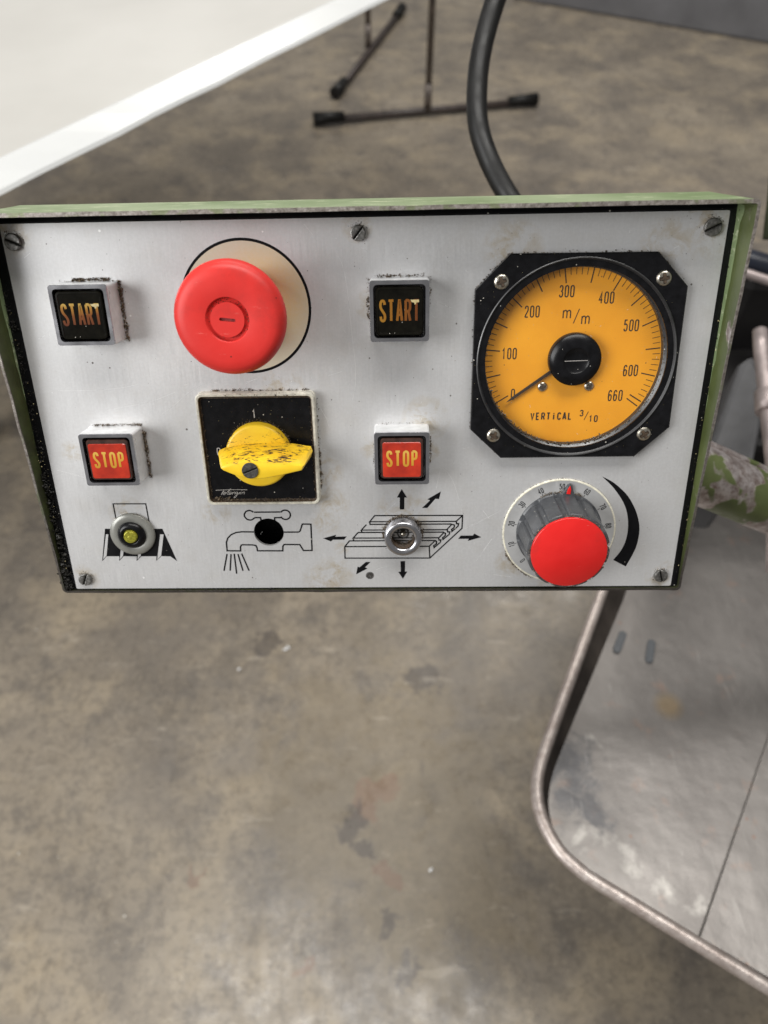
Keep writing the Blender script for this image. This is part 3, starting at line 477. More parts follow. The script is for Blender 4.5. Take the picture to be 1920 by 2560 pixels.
# ------------------------------------------------------------ the control panel
BOX = link('control_panel', None)
BOX.matrix_world = Matrix(((0.999608, -0.017837, -0.021577, -.0060), (-0.010251, 0.483973, -0.875023, .1653), (0.02605, 0.874901, 0.4836, .7850), (0, 0, 0, 1)))
tag(BOX, 'green steel control panel box with silver faceplate, buttons, switch and amber gauge', 'control panel')
def grime(parent, segs, name='grime', loc=None, out=False, mat='grime'):            # crumbs of dirt along lines: (p, q, count, spread, size, z)
    m = MB()
    for (p, q, cnt, spr, sz, z) in segs:
        for _ in range(cnt):
            t = random.random(); w = random.gauss(0, spr); x = p[0]+(q[0]-p[0])*t; y = p[1]+(q[1]-p[1])*t
            d = Vector((q[0]-p[0], q[1]-p[1])); d = Vector((-d.y, d.x)).normalized() if d.length > 0 else Vector((random.uniform(-1, 1), random.uniform(-1, 1)))
            w = abs(w) if out else w
            r = sz*1.35*random.choice((.5, .6, .7, .8, 1, 1, 1.5))*(.55+.9*max(0, mnoise.noise(Vector((x*.5, y*.5, 3)))+.4)); m.lump((x+d.x*w, y+d.y*w, z+r*.3), r, 0, .8)
    o = m.build(name, M[mat], parent, loc); o['kind'] = 'stuff'; return o
def ringseg(c, r, a0, a1, n, cnt, spr, sz, z):
    o = []; p = circ(r, n+1, c, a0, a1, True)
    return [(p[i], p[i+1], cnt, spr, sz, z) for i in range(n)]

# housing: rim that stands far out at the top and is nearly flush at the bottom, shell narrowing to the back
def rimz(Y): return 13.8 - 13.0*max(0, min(1, (Y+3)/154))
m = MB(); TH = 1.5
def corner_loop(x0, x1, y0, y1, r, n=5, side=26):     # closed loop in faceplate millimetres, points spread along the sides
    pts = []
    def arc(cx, cy, a): return [(cx+r*math.cos(R_(a+90*i/n)), cy+r*math.sin(R_(a+90*i/n))) for i in range(n+1)]
    cs = [arc(x1-r, y1-r, 0), arc(x0+r, y1-r, 90), arc(x0+r, y0+r, 180), arc(x1-r, y0+r, 270)]
    for i in range(4):
        pts += cs[i]; a = cs[i][-1]; b = cs[(i+1) % 4][0]
        pts += [(a[0]+(b[0]-a[0])*k/side, a[1]+(b[1]-a[1])*k/side) for k in range(1, side)]
    return pts
outer = corner_loop(-5.75, 264.05, -3.5, 151.3, 2.0); inner = corner_loop(-4.8, 263.1, -2.1, 150.3, .8)
def wob(X, Y, a): return a*(mnoise.noise(Vector((X*.09, Y*.09, 1)))+.5*mnoise.noise(Vector((X*.4, Y*.4, 2))))
def hl(loop, zf, grow=0.0, a=0.0):
    o = []
    for X, Y in loop:
        cx = -1 if X < 130 else 1; g = grow
        o.append(P(X + cx*(wob(X, Y, a)), Y + wob(Y, X, a*.6), zf(X, Y)+wob(X+40, Y, a)))
    return o
back = []
for X, Y in outer:
    fx = (X-130)/135; fy = (Y-74)/78; back.append(P(130+fx*131.5, -6.4 if Y < -2.5 else (Y if Y < 140 else 140+(Y-140)*.4), -22))
back2 = [P(130+(X-130)*.93, 8+(Y+4)*.85, -48) for X, Y in outer]
zr = lambda X, Y: rimz(Y)
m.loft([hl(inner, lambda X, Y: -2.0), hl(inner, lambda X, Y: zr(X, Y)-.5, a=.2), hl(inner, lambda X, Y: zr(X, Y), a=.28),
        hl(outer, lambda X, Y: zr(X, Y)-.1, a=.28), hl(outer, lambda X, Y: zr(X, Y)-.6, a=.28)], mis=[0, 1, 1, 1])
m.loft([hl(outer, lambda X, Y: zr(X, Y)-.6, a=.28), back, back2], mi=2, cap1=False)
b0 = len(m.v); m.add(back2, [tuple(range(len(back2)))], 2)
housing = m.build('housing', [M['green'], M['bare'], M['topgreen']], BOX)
m = MB(); m.loft([hl(corner_loop(-4.7, 263.0, -2.0, 150.2, .8), lambda X, Y: -.9), hl(corner_loop(-.6, 260.6, -.6, 150.0, .5), lambda X, Y: -.35), hl(corner_loop(1, 259, 1, 148.5, .5), lambda X, Y: -.8)], mi=0); m.build('gasket', M['gasket'], BOX)
# dark back plate seen through the open hole
outl = [P(x, y)[:2] for x, y in corner_loop(0, 260, 0, 149.5, .6, 3, 1)]
hole_c = P(87.6, 122.7)[:2]
mb = holed(outl, [circ(6.35, 48, hole_c), circ(35.0, 96, P(209.9, 51.4)[:2])], -1.3, 0); plate = mb.build('faceplate', M['plate'], BOX, bevel=0)
m = MB(); m.prism([P(x, y)[:2] for x, y in ((2, 2), (258, 2), (258, 147.5), (2, 147.5))], -14, -12); m.build('inner_plate', M['gasket'], BOX)
# crumbs along the edges of the gasket
segs = [((P(-3.2, 20)[0], P(0, 20)[1]), (P(-2.2, 149)[0], P(0, 149)[1]), 420, .75, .28, -.3), (P(-3.6, 95)[:2], P(-2.8, 149)[:2], 420, .8, .42, .1), (P(262.2, 10)[:2], P(262.2, 120)[:2], 90, .4, .18, -.5), (P(0, 150.2)[:2], P(258, 150.2)[:2], 260, .25, .22, .3), (P(0, -1.2)[:2], P(258, -1.2)[:2], 40, .3, .18, -.3), (P(-4, 135)[:2], P(-3.5, 150)[:2], 160, 1.0, .5, .4)]
g = grime(BOX, segs, 'dirt', mat='crud'); g = grime(BOX, [(P(-3, 60)[:2], P(-2.2, 149)[:2], 26, .9, .2, .3), (P(262.4, 30)[:2], P(262.4, 140)[:2], 40, .5, .12, -.3), (P(-3.6, 20)[:2], P(-3, 100)[:2], 18, .9, .12, 0)], 'pale_dirt', mat='pale')
# bright scratches
m = MB()
for i, pl in enumerate(G['scratch']):
    pp = smooth_pts([P(x, y)[:2] for x, y in pl], 4); m.ribbon(pp, .085 if len(pl) > 2 else .12, .012+.003*(i % 5))
for k in range(150):
    x, y = random.uniform(2, 258), random.uniform(2, 148); a = random.uniform(0, 6.28); l = random.uniform(.3, 1.5); p = P(x, y); m.ribbon([(p[0], p[1]), (p[0]+l*math.cos(a), p[1]+l*math.sin(a))], .09, .03)
sc = m.build('scratches', M['scratch'], BOX); sc['kind'] = 'stuff'
# flecks of dirt lying on the plate
m = MB()
for k in range(260):
    x, y = random.uniform(1, 259), random.uniform(1, 148); p = P(x, y); m.lump((p[0], p[1], .03), random.choice((.06, .08, .10, .14, .18)), 0, .5)
sc = m.build('dirt_flecks', M['grime'], BOX); sc['kind'] = 'stuff'

# printed symbols
def prints(name, lines=(), polys=(), w=.32, parent=BOX, mat='ink', z=.05, label=None):
    m = MB(); k = 0
    for q in polys: m.poly([P(x, y)[:2] for x, y in q], z); k += 1
    for q in lines: m.ribbon([P(x, y)[:2] for x, y in q], w, z+.008+.004*k); k += 1
    o = m.build(name, M[mat], parent)
    if label: o['label'] = label
    return o
ms = prints('mill_symbol', G['mill_lines'], G['mill_black'], .5)
prints('tooth_mark', (), G['mill_light'], parent=ms, mat='plate', z=.075)
prints('tap_symbol', G['tap'], w=.62); prints('table_symbol', G['table'], w=.55)
for q in G['arrows']: prints('arrow_mark', (), [q])
prints('crescent_mark', (), [smooth_pts(G['crescent'][0][:9], 3)+smooth_pts(G['crescent'][0][9:], 3)])
m = MB(); c = P(86.5, 30.5); m.poly(circ(23.7, 96, c), .04); m.build('yellowed_disc', M['cream'], BOX)
m = MB(); m.ribbon(circ(24.0, 96, c), 1.0, .06, True); m.build('ring_mark', M['ink'], BOX)

# slotted screws
def slotted(X, Y, r, ang, h=1.5, mat='steel', z=0, dome=.35, parent=BOX, sw=.28):
    m = MB(); m.lathe([(r, 0), (r, h*.5)], 40)
    m.poly(circ(r*.98, 40), h*.45, 1)
    a0 = math.asin(sw/r)
    for s in (0, math.pi):
        pts = [(r*math.cos(t+s), r*math.sin(t+s)) for t in [a0+(math.pi-2*a0)*i/20 for i in range(21)]]
        m.prism(pts, h*.5, h, dome)
    o = m.build('slotted_screw', [M[mat], M['crud']], parent, P(X, Y, z) if parent is BOX else (X, Y, z), R_(ang)); return o
for X, Y, a, r in ((4.1, 6.1, -22, 3.0), (129.3, 5.2, 50, 2.75), (254.6, 5.4, 25, 3.1), (254.9, 144.3, -72, 2.85), (5.1, 144.5, 68, 2.85)):
    s_ = slotted(X, Y, r, a)
    c = P(X, Y)
    grime(s_, ringseg((0, 0), r*1.12, 20-a, 150-a, 6, 10, .45, .14, .0)+ringseg((0, 0), r*1.08, 0, 360, 8, 5, .4, .11, .0))
def crossed(m_parent, X, Y, r, z, ang, h=.9, mat='nickel', name='cross_screw', parent=None):
    m = MB(); n, k = 40, 9; L_ = []; w = .20*r
    for j in range(k+1):
        rr = r*(1-j/k)+.001; l = []
        for i in range(n):
            t = 2*math.pi*i/n; x, y = rr*math.cos(t), rr*math.sin(t); zz = h*(1-(rr/r)**2.2)**.6 if rr < r else 0
            zz = h*(max(0, 1-(rr/r)**2.2))**.6
            cr = (abs(x) < w and abs(y) < r*.62) or (abs(y) < w and abs(x) < r*.62)
            if cr: zz -= .75
            l.append((x, y, zz))
        L_.append(l)
    m.loft(L_, smooth=False); o = m.build(name, M[mat], m_parent, (X, Y, z), R_(ang))
    c = MB(); c.prism([(w, w*.9), (w, r*.6), (-w, r*.6), (-w, w*.9), (-r*.6, w*.9), (-r*.6, -w*.9), (-w, -w*.9), (-w, -r*.6), (w, -r*.6), (w, -w*.9), (r*.6, -w*.9), (r*.6, w*.9)], h*.2, h*.93)
    c.build('recess', M['darkdirt'], o); return o
# small recessed screw in a hole
m = MB(); m.lathe([(1.75, .03), (1.55, .06), (1.35, -.4)], 28, mis=[0, 0]); ss = m.build('small_screw', M['darkscrew'], BOX, P(130, 143.7, .03)); m = MB(); m.poly(circ(1.45, 24), .035); m.ribbon([(-1, -.4), (1, .4)], .3, .05, mi=1); m.ribbon([(-.4, 1), (.4, -1)], .3, .058, mi=1); m.build('screw_face', [M['darkscrew'], M['steel']], ss)

# ------------------------------------------------------------ push buttons
def rr3(w, h, r, z, n=5): return z3(rrect(w, h, r, n), z)
def make_bezel():
    m = MB(); H = 11.0
    m.loft([rr3(21.6, 21.6, 1.0, 0), rr3(21.4, 21.4, 1.0, H-.5), rr3(21.1, 21.1, .9, H), rr3(18.6, 18.6, 1.5, H), rr3(18.1, 18.1, 1.4, H-.6), rr3(18.1, 18.1, 1.4, H-4)], mis=[1, 0, 0, 2, 2]); return m
def button(X, Y, kind, word, lmat, label, segs, tuck=0.0, worn=False, tilt=0):
    b = make_bezel().build('push_button', [M['chrome'], M['chromeside'], M['black']], BOX, P(X, Y, 0), R_(tilt)); b['label'] = label
    H = 11.0; m = MB()
    if kind == 'start':
        m.loft([rr3(16.9, 16.9, 1.6, H-4), rr3(16.9, 16.9, 1.6, H-.3), rr3(16.5, 16.5, 1.5, H+.1), rr3(15.3, 15.3, 1.2, H+.15), rr3(15.1, 15.1, 1.1, H+.0)], cap1=True, mis=[0, 0, 0, 0]); zt = H
        m.build('lens', M['smoke'], b); tc = (.0, .3); th, tw, gp, sw = 7.9, 2.62, .38, .9
    else:
        m.loft([rr3(16.6, 16.6, 1.5, H-4), rr3(16.6, 16.6, 1.5, H-.6), rr3(16.0, 16.0, 1.2, H-.1), rr3(15.0, 15.0, .9, H-.1)], mis=[0, 0, 0], cap1=True)
        m.build('lens_rim', M['rimlens'], b); m = MB(); m.loft([z3(rrect(14.9, 14.2, .9, 5, (0, -.35)), H-.1), z3(rrect(14.9, 14.2, .9, 5, (0, -.35)), H+.15), z3(rrect(14.6, 13.9, .8, 5, (0, -.35)), H+.3)], cap1=True); m.build('lens', M['redlens'], b); zt = H+.3; tc = (0, .2); th, tw, gp, sw = 6.7, 2.6, .62, .92
    m = MB(); text(m, word, tc, th, tw, gp, sw, zt+.03); le = m.build('lettering', M[lmat], b)
    if worn:
        m = MB(); m.poly([(3.9, 4.05), (6.95, 4.05), (6.95, 3.15), (6.0, 3.05), (5.9, 2.5), (5.35, 2.4), (5.3, 3.0), (4.3, 3.25)], zt+.09); m.build('worn_patch', M['pale'], b)
    grime(b, segs)
    # dust caught in the gap round the lens
    m = MB()
    for _ in range(70):
        a = random.choice((0, 1, 2, 3)); t = random.uniform(-8.4, 8.4); q = 8.75
        x, y = ((t, q), (t, -q), (q, t), (-q, t))[a]; m.lump((x, y, H-.5), random.choice((.06, .09, .12)), 0)
    d_ = m.build('dust', M['darkdirt'], b); d_['kind'] = 'stuff'
e = 11.15
button(28.9, 31.0, 'start', 'START', 'brown', 'black START button at the upper left of the faceplate', [((-6, e+.3), (8, e+.4), 230, .34, .26, .25), ((-e, e), (e, e), 30, .4, .2, .2), ((e+.2, e), (e+.5, -e), 300, .36, .26, .3), ((e, -7), (4, -e-.4), 40, .5, .25, .2)], worn=True, tilt=0)
button(29.6, 86.2, 'stop', 'STOP', 'amber', 'red STOP button in the left column, below the left START button', [((-9, e+.1), (e, e+.2), 190, .24, .2, .2), ((e+.1, e-2), (e+.3, -e), 300, .34, .26, .3), ((0, -e), (2, -e-.2), 12, .3, .25, .3)])
button(143.9, 31.3, 'start', 'START', 'fadebrown', 'black START button right of the red mushroom button, its T partly worn pale', [((-9, e+.2), (9, e+.2), 120, .25, .22, .1), ((-e-.2, e), (-e-.3, -4), 90, .4, .22, .1), ((e, e), (e+.3, 0), 25, .4, .18, .1), ((6, -e), (9, -e-.2), 14, .3, .2, .1)], worn=True)
button(144.3, 86.8, 'stop', 'STOP', 'amber', 'red STOP button between the yellow switch and the gauge', [((-8, e+.1), (9, e+.1), 26, .25, .16, .1), ((e+.2, 6), (e+.4, -5), 46, .25, .26, .2), ((-e, 4), (-e-.1, -9), 26, .2, .15, .1)])

# ------------------------------------------------------------ mushroom button
c = P(86.5, 30.6)
m = MB(); m.lathe([(14, 0), (14, 8), (11.5, 9), (11.5, 23), (15.5, 23), (18.2, 23.6), (19.05, 24.6), (19.1, 26.2), (18.6, 28.2), (17.6, 29.7), (16.0, 30.5), (14.0, 30.75), (7.5, 30.9), (7.35, 30.85), (7.2, 29.7), (5.75, 29.7)], 96); mush = m.build('mushroom_button', M['red'], BOX, (c[0], c[1], 0)); mush['label'] = 'large red emergency mushroom button'
st = [(x*1.0, y) for x, y in rrect(5.5, 1.1, .54, 6)]; ca, sa = math.cos(R_(-6)), math.sin(R_(-6)); st = [(x*ca-y*sa, x*sa+y*ca) for x, y in st]
mb = holed(circ(5.7, 64), [st], 29.2, 30.8); mb.build('centre_plug', M['red'], mush)
m = MB(); m.poly(rrect(6, 1.6, .6), 30.1); sl = m.build('slot_floor', simple('dirty red recess', (.30, .03, .03), .6, var=.5, scale=900), mush); sl.rotation_euler.z = R_(-6)
m = MB()
for _ in range(150):
    t = random.gauss(1.1, 1.3); r = random.choice((5.95, 6.9, 7.05, 6.4)); m.lump((r*math.cos(t), r*math.sin(t), 29.75), random.choice((.08, .12, .16, .22)))
for _ in range(30): m.lump((random.uniform(-2.5, 2.5), random.uniform(-.35, .35), 30.15), random.choice((.06, .1)))
q = m.build('dirt', M['grime'], mush); q['kind'] = 'stuff'

# ------------------------------------------------------------ rotary switch
c = P(87.4, 85.3); 
m = MB(); Wd = 46.3
m.loft([rr3(Wd+.6, Wd+.6, 2.6, 0), rr3(Wd+.4, Wd+.4, 2.6, 3.2), rr3(Wd-.4, Wd-.4, 2.3, 4.0), rr3(Wd-1.8, Wd-1.8, 1.9, 4.0), rr3(Wd-2.2, Wd-2.2, 1.8, 3.6), rr3(Wd-2.8, Wd-2.8, 1.5, 2.4), rr3(Wd-4.2, Wd-4.2, 1.0, 2.3)], mis=[0, 0, 0, 0, 1, 1]); sw_ = m.build('rotary_switch', [M['beige'], M['darkdirt']], BOX, (c[0], c[1], 0)); sw_['label'] = 'yellow rotary switch on a square black plate in a dirty white frame'
m = MB(); m.prism(rrect(42.6, 42.0, .8, 4), 2.0, 2.6, .15); m.build('switch_plate', M['black'], sw_)
def sl_(X, Y): return (X-87.4, 85.3-Y)
m = MB(); text(m, '1', sl_(86.5, 70.4), 3.6, 1.5, .3, .42, 2.66); text(m, '0', sl_(70.9, 85.8), 3.4, 1.6, .3, .36, 2.66); m.build('numerals', M['label'], sw_)
m = MB(); k = 0
for pl, sm, w_ in (([(67.8, 102.4), (69.8, 102.3), (74.2, 102.2), (77.3, 102.2), (80.8, 102.3)], 0, .2), ([(71.2, 102.6), (70.4, 103.5), (70.0, 104.4)], 0, .3), ([(70.8, 103.9), (71.6, 103.6), (71.7, 103.2), (71.3, 103.3), (70.8, 103.9), (70.8, 104.3), (71.4, 104.2), (72.4, 103.3), (74.0, 101.8), (73.7, 102.1), (72.9, 103.5), (72.5, 104.2), (73.0, 104.2), (74.0, 103.7), (74.1, 103.2), (73.6, 103.3), (73.3, 103.9), (73.5, 104.3), (74.3, 103.8), (74.8, 103.3)], 1, .17), ([(74.4, 104.3), (74.8, 103.3), (74.6, 103.8), (75.5, 103.2), (75.7, 103.4), (75.4, 104.2)], 1, .18), ([(76.8, 103.3), (76.1, 103.3), (75.8, 103.9), (76.1, 104.1), (76.8, 103.4), (76.3, 104.7), (75.6, 105.6), (75.1, 105.7), (75.3, 105.2), (76.5, 104.4), (77.3, 103.9)], 1, .17), ([(78.2, 103.4), (77.5, 103.5), (77.4, 104.0), (78.0, 104.0), (78.3, 103.4)], 1, .17), ([(78.9, 103.3), (78.4, 104.2), (78.8, 103.6), (79.5, 103.2), (79.6, 103.5), (79.3, 104.2)], 1, .18), ([(78.4, 102.9), (78.7, 102.6)], 0, .15)):
    q = [sl_(x, y) for x, y in pl]; m.ribbon(smooth_pts(q, 3) if sm else q, w_, 2.66+.004*k); k += 1
m.build('maker_script', M['label'], sw_)
m = MB(); m.lathe([(12.9, 2.6), (12.9, 6.2), (12.5, 6.9), (11.8, 7.1), (.01, 7.2)], 72, (0, -1.2)); m.build('switch_disc', M['yellow'], sw_)
base = [(71.6, 85.2), (72.3, 83.9), (75.5, 82.6), (80, 81.6), (86, 80.9), (92, 80.7), (98, 80.9), (104, 81.9), (108.6, 82.7), (109.2, 84.6), (108.4, 87.0), (104, 88.8), (98, 89.2), (92, 89.8), (86.5, 89.9), (81, 89.4), (76.5, 88.4), (73, 87.0)]
top = [(76.4, 85.9), (76.9, 84.9), (79, 84.3), (82, 83.5), (86.5, 82.6), (91, 82.6), (95.5, 82.9), (101, 83.6), (107.0, 84.5), (107.8, 85.0), (106.8, 87.0), (103, 87.9), (98.7, 88.9), (93, 90.0), (88.3, 90.4), (83, 89.3), (79.5, 87.8), (77.2, 86.7)]
def mixl(t): return [(a[0]*(1-t)+b[0]*t, a[1]*(1-t)+b[1]*t) for a, b in zip(base, top)]
def zl(pts, z, g=0): return [(*sl_(x, y), z) for x, y in pts]
ti = [sl_(x, y) for x, y in top]; ii = inset(ccw(ti), .7); ii = ii if area2(ti) > 0 else list(reversed(ii))
m = MB(); m.loft([zl(base, 6.5), zl(mixl(.35), 12), zl(mixl(.7), 18), zl(mixl(1), 22.4), z3([(a[0]*.65+b[0]*.35, a[1]*.65+b[1]*.35) for a, b in zip(ti, ii)], 22.9), z3(ii, 23.1)], smooth=False, cap1=True)
hd = m.build('switch_handle', M['yellow'], sw_)
hd.data.polygons.foreach_set('use_smooth', [True]*len(hd.data.polygons)); md = hd.modifiers.new('edge', 'EDGE_SPLIT'); md.split_angle = R_(40)
hs = slotted(.1, -1.3, 3.1, 22, .9, 'darkscrew', 22.8, .15, sw_, .3); hs.name = 'handle_screw'
h2 = Wd/2
grime(sw_, [((-18, h2+.4), (h2-2, h2+.4), 200, .35, .24, .3), ((-12, h2-.8), (18, h2-.8), 140, .5, .16, 3.9), ((h2+.4, h2-2), (h2+.5, -12), 90, .3, .22, .3), ((h2+.3, 0), (h2+.6, -h2+6), 120, .4, .3, .3), ((-20, -h2+1.7), (20, -h2+1.7), 330, .35, .2, 2.6), ((-h2+1.7, 15), (-h2+1.7, -20), 130, .25, .17, 2.6), ((h2-1.7, 18), (h2-1.7, -18), 130, .25, .18, 2.6), ((-20, -h2+2.5), (-14, -h2+2), 60, .5, .3, 2.7), ((-12, -h2-.3), (20, -h2-.3), 26, .2, .15, .1)] + ringseg((0, -1.2), 13.3, 20, 150, 10, 22, .45, .22, 2.7))
m = MB()
for _ in range(60): m.lump((random.uniform(-20, 20), random.uniform(-20, 20), 2.65), random.choice((.05, .07, .1, .16)))
q = m.build('pale_dust', M['pale'], sw_); q['kind'] = 'stuff'

# ------------------------------------------------------------ gauge
gc = (209.9, 51.4); c = P(*gc)
def gl(X, Y): return (X-gc[0], gc[1]-Y)
octo = [gl(x, y) for x, y in ((183.7, 12.9), (236.0, 13.1), (247.9, 25.0), (248.5, 77.6), (236.3, 89.4), (183.6, 89.5), (171.3, 77.7), (171.5, 25.3))]
mb = holed(inset(ccw(octo), .4), [circ(34, 72)], 2.6, 3.4); oc = ccw(octo)
mb.loft([z3(oc, 0), z3(oc, 3.0), z3(inset(oc, .4), 3.4)]); gauge = mb.build('gauge', M['black'], BOX, (c[0], c[1], 0)); gauge['label'] = 'round amber position gauge in a black eight-sided plate'
m = MB(); m.lathe([(37.3, 3.3), (37.2, 3.9), (36.9, 4.1), (36.6, 3.95), (33.8, .3), (33.5, .12), (33.3, -2.2)], 120); bz = m.build('bezel_ring', simple('satin black ring', (.014, .014, .016), .36, scale=300, var=.3, dust=.03, spec=.9), gauge)
md = bz.modifiers.new('edge', 'EDGE_SPLIT'); md.split_angle = R_(25)
m = MB(); m.poly(circ(34, 96), -2.0); m.build('dial', M['dial'], gauge)
D0 = gl(209.7, 51.1); m = MB()
for v in range(0, 661, 10):
    a = R_(211.5 - .3742*v); mj = v % 50 == 0 or v == 660; r0 = 27.7 if mj else 30.4; r1 = 33.2
    m.ribbon([(D0[0]+r0*math.cos(a), D0[1]+r0*math.sin(a)), (D0[0]+r1*math.cos(a), D0[1]+r1*math.sin(a))], .42 if mj else .22, -1.95+.002*(v % 20))
m.build('scale_marks', M['tick'], gauge)
for s_, X, Y in (('0', 187.9, 65.0), ('100', 185.7, 49.2), ('200', 193.4, 33.7), ('300', 205.7, 26.6), ('400', 220.5, 29.1), ('500', 230.8, 39.3), ('600', 232.5, 56.3), ('660', 227.7, 66.0)):
    m = MB(); text(m, s_, gl(X, Y), 4.4, 1.62, .42, .44, -1.93); m.build('numeral', M['tick'], gauge)
m = MB(); text(m, 'm', gl(206.4, 34.2), 4.6, 3.4, .5, .42, -1.93); text(m, '/', gl(210.0, 35.6), 4.6, 2.2, 0, .32, -1.93); text(m, 'm', gl(213.5, 36.4), 4.6, 3.4, .5, .42, -1.93); m.build('unit_lettering', M['tick'], gauge)
m = MB(); text(m, 'VERTICAL', gl(203.4, 74.0), 3.1, 1.6, .50, .5, -1.93); text(m, '3', gl(215.3, 72.9), 2.6, 1.6, .3, .42, -1.93); text(m, '/', gl(217.2, 74.0), 3.0, 1.7, 0, .26, -1.93); text(m, '10', gl(220.1, 75.2), 2.8, 1.5, .5, .44, -1.93); m.build('lettering', M['tick'], gauge)
nA, nB = Vector(gl(185.3, 68.0)), Vector(gl(203, 55.3)); nd = (nB-nA).normalized(); np_ = Vector((-nd.y, nd.x))
m = MB(); m.prism([tuple(nA), tuple(nA+nd*3-np_*.5), tuple(nB-np_*.65), tuple(nB+np_*.65), tuple(nA+nd*3+np_*.5)], -1.1, -.6, .1); m.build('needle', M['needle'], gauge)
m = MB(); m.lathe([(9.9, -1.9), (9.85, 1.0), (9.5, 1.5), (7.5, 2.3), (4.9, 3.0), (4.7, 2.8), (4.5, 2.55), (.01, 2.55)], 72); m.ribbon([(-4.3, -.1), (4.3, .1)], .22, 2.6, mi=1); m.build('hub', [M['black'], M['label']], gauge, (*gl(210.3, 51.4), 0))
m = MB(); m.poly(circ(34.0, 96), .1); m.build('cover_glass', M['glass'], gauge)
for X, Y, a in ((180.8, 22.4, 20), (238.9, 22.1, 10), (180.4, 80.1, -30), (238.9, 80.1, 35)): x, y = gl(X, Y); crossed(gauge, x, y, 2.75, 3.4, a)
for X, Y, a in ((199.2, 62.2, 10), (217.2, 62.2, 40)): x, y = gl(X, Y); crossed(gauge, x, y, 1.95, -1.95, a, .8)
gs = ringseg((0, 0), 33.6, 135, 405, 30, 16, .25, .16, .6)+ringseg((0, 0), 33.3, 200, 300, 12, 40, .4, .22, .3)+ringseg((0, 0), 9.9, 10, 150, 8, 5, .15, .1, 1.3)
gs += [(oc[i], oc[(i+1) % 8], n_, .35, .2, .1) for i, n_ in ((i, (90 if (oc[i][1]+oc[(i+1) % 8][1]) > 20 else 36)) for i in range(8))]
grime(gauge, gs)
m = MB()
for _ in range(50):
    a = random.uniform(0, 6.28); r = random.uniform(37.5, 43); x, y = r*math.cos(a), r*math.sin(a)
    m.lump((x, y, 3.45), random.choice((.05, .07, .09)))
q = m.build('pale_dust', M['pale'], gauge); q['kind'] = 'stuff'

# ------------------------------------------------------------ speed knob
c = P(209.8, 123.2)
def rib(r, z, t):
    if z < 1.2: return r
    u = (t*12/(2*math.pi) + .25) % 1.0; w = .17
    d = max(0, 1-abs(u-.5)/w) if abs(u-.5) < w else 0
    return r - 1.15*min(1, d*2.2)
m = MB(); m.lathe([(17.8, .5), (17.7, 1.1), (17.1, 1.6), (16.6, 10), (16.3, 18.2), (16.2, 19.0), (15.8, 19.5), (14.6, 19.7)], 240, smooth=False, rf=rib)
for i in range(len(m.sm)): m.sm[i] = True
kn = m.build('speed_knob', M['knob'], BOX, (c[0], c[1], 0)); kn['label'] = 'grey ribbed speed knob with a bright red cap'
md = kn.modifiers.new('edge', 'EDGE_SPLIT'); md.split_angle = R_(30)
m = MB(); m.lathe([(15.0, 19.3), (14.95, 20.2), (14.6, 20.5), (.01, 20.7)], 96); m.build('knob_cap', M['redcap'], kn)
m = MB(); m.lathe([(23.5, .0), (23.5, .55), (23.2, .7), (22.8, .6), (22.7, .55), (16, .5)], 120, mis=[1, 1, 1, 0, 0]); m.build('scale_disc', [M['clear'], M['clearrim']], kn)
for v, X, Y in (('0', 195.4, 136.6), ('10', 190.3, 128.9), ('20', 189.8, 119.3), ('30', 193.7, 110.7), ('40', 201.0, 104.8), ('50', 209.6, 102.9), ('60', 219.9, 105.3), ('70', 227.0, 111.9), ('80', 230.1, 120.5)):
    x, y = X-209.8, 123.2-Y; a = math.atan2(y, x); m = MB(); text(m, v, (x, y), 2.5, 1.0, .24, .27, .62, a-math.pi/2)
    if v != '0': m.ribbon([(18.1*math.cos(a), 18.1*math.sin(a)), (19.2*math.cos(a), 19.2*math.sin(a))], .16, .63)
    m.build('numeral', M['ink'], kn)
m = MB(); m.prism([(-3.6, 15.5), (3.8, 15.5), (2.2, 18.4), (1.1, 21.2), (.1, 21.9), (-.9, 21.2), (-1.9, 18.4)], .5, 1.9, .5); pa = R_(-7); pt = m.build('pointer', M['knob'], kn, (0, 0, 0), pa)
m = MB(); m.prism([(-.75, 17.6), (.95, 17.6), (.8, 19.8), (.1, 21.3), (-.6, 19.8)], 1.7, 2.2, .2); m.build('red_tip', M['redcap'], pt)
grime(kn, ringseg((0, 0), 23.7, 120, 270, 14, 5, .2, .12, .1)+ringseg((0, 0), 23.6, 205, 245, 6, 26, .3, .3, .1)+ringseg((0, 0), 23.7, 60, 120, 6, 7, .2, .13, .1)+ringseg((0, 0), 15.5, 0, 360, 30, 16, .2, .17, 19.55)+ringseg((0, 0), 17.9, 60, 120, 6, 30, .4, .2, .9)+[((15.6*math.cos(t), 15.6*math.sin(t)), (16.4*math.cos(t), 16.4*math.sin(t)), 12, .3, .15, z_) for t in [R_(30*k) for k in range(2, 6)] for z_ in (4, 8, 12, 16)])

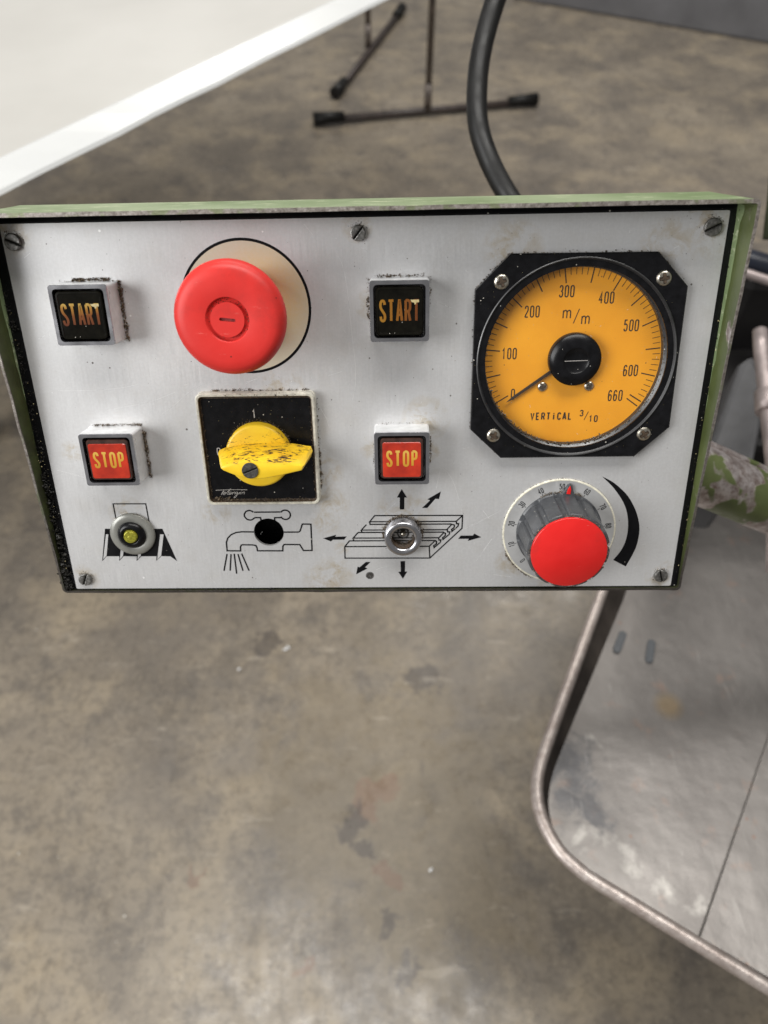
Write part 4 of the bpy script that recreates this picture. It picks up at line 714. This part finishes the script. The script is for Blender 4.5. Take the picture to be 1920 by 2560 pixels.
# ------------------------------------------------------------ lamp and socket
c = P(29.4, 122.9)
m = MB(); m.lathe([(9.6, 0), (9.6, .7), (9.2, 1.3), (5.6, 1.5), (5.5, 1.3)], 72); lp = m.build('signal_lamp', M['washer'], BOX, (c[0], c[1], 0)); lp['label'] = 'round signal lamp with grey washer over the milling symbol'
m = MB(); m.lathe([(6.1, 1.4), (5.6, 2.4), (4.6, 3.1), (3.6, 3.3), (3.3, 3.0)], 56); m.build('lamp_collar', M['black'], lp)
m = MB(); m.lathe([(3.0, 2.8), (2.6, 3.9), (2.35, 4.1), (2.2, 3.9), (1.9, 4.2), (1.7, 4.0), (1.4, 4.3), (1.2, 4.1), (.8, 4.4), (.01, 4.35)], 40); m.build('lamp_lens', M['brass'], lp)
grime(lp, ringseg((0, 0), 9.5, 50, 130, 6, 10, .25, .14, .9))
c = P(144.5, 123.9)
m = MB(); m.lathe([(7.9, 0), (7.7, 5.2), (7.3, 5.8), (5.2, 5.6), (4.7, 4.8), (4.6, -1.0), (.01, -1.0)], 64, mis=[0, 0, 0, 0, 1, 1]); so = m.build('joystick_socket', [M['chrome'], M['darkdirt']], BOX, (c[0], c[1], 0)); so['label'] = 'chrome socket with a bare pin over the machine table symbol'
m = MB(); m.lathe([(1.3, -.9), (1.1, 1.6), (.7, 2.2), (.01, 2.3)], 20); m.build('pin', M['nickel'], so, (0, .6, 0))
m = MB(); m.lathe([(2.7, -.9), (2.5, .4), (2.0, .6), (1.9, -.5)], 24); m.build('inner_ring', M['darkscrew'], so, (0, .4, 0))
grime(so, ringseg((0, 0), 8.2, -20, 200, 14, 34, .4, .2, .2)+ringseg((0, 0), 4.4, 180, 360, 8, 18, .4, .22, .6))

# support arm behind the box
inv = BOX.matrix_world.inverted()
ap = [inv @ Vector(p) for p in ((.1268, .2558, .774), (.1518, .2584, .7633), (.1769, .2631, .748), (.2283, .2619, .7217), (.289, .2651, .686), (.4772, .2849, .5746))]
m = MB(1); m.tube(ap, .0168, 28); m.build('support_arm', M['arm'], BOX)
m = MB(1); m.tube([p+Vector((0, .0185, -.004)) for p in ap], .0022, 8); m.build('arm_rib', M['arm'], BOX)
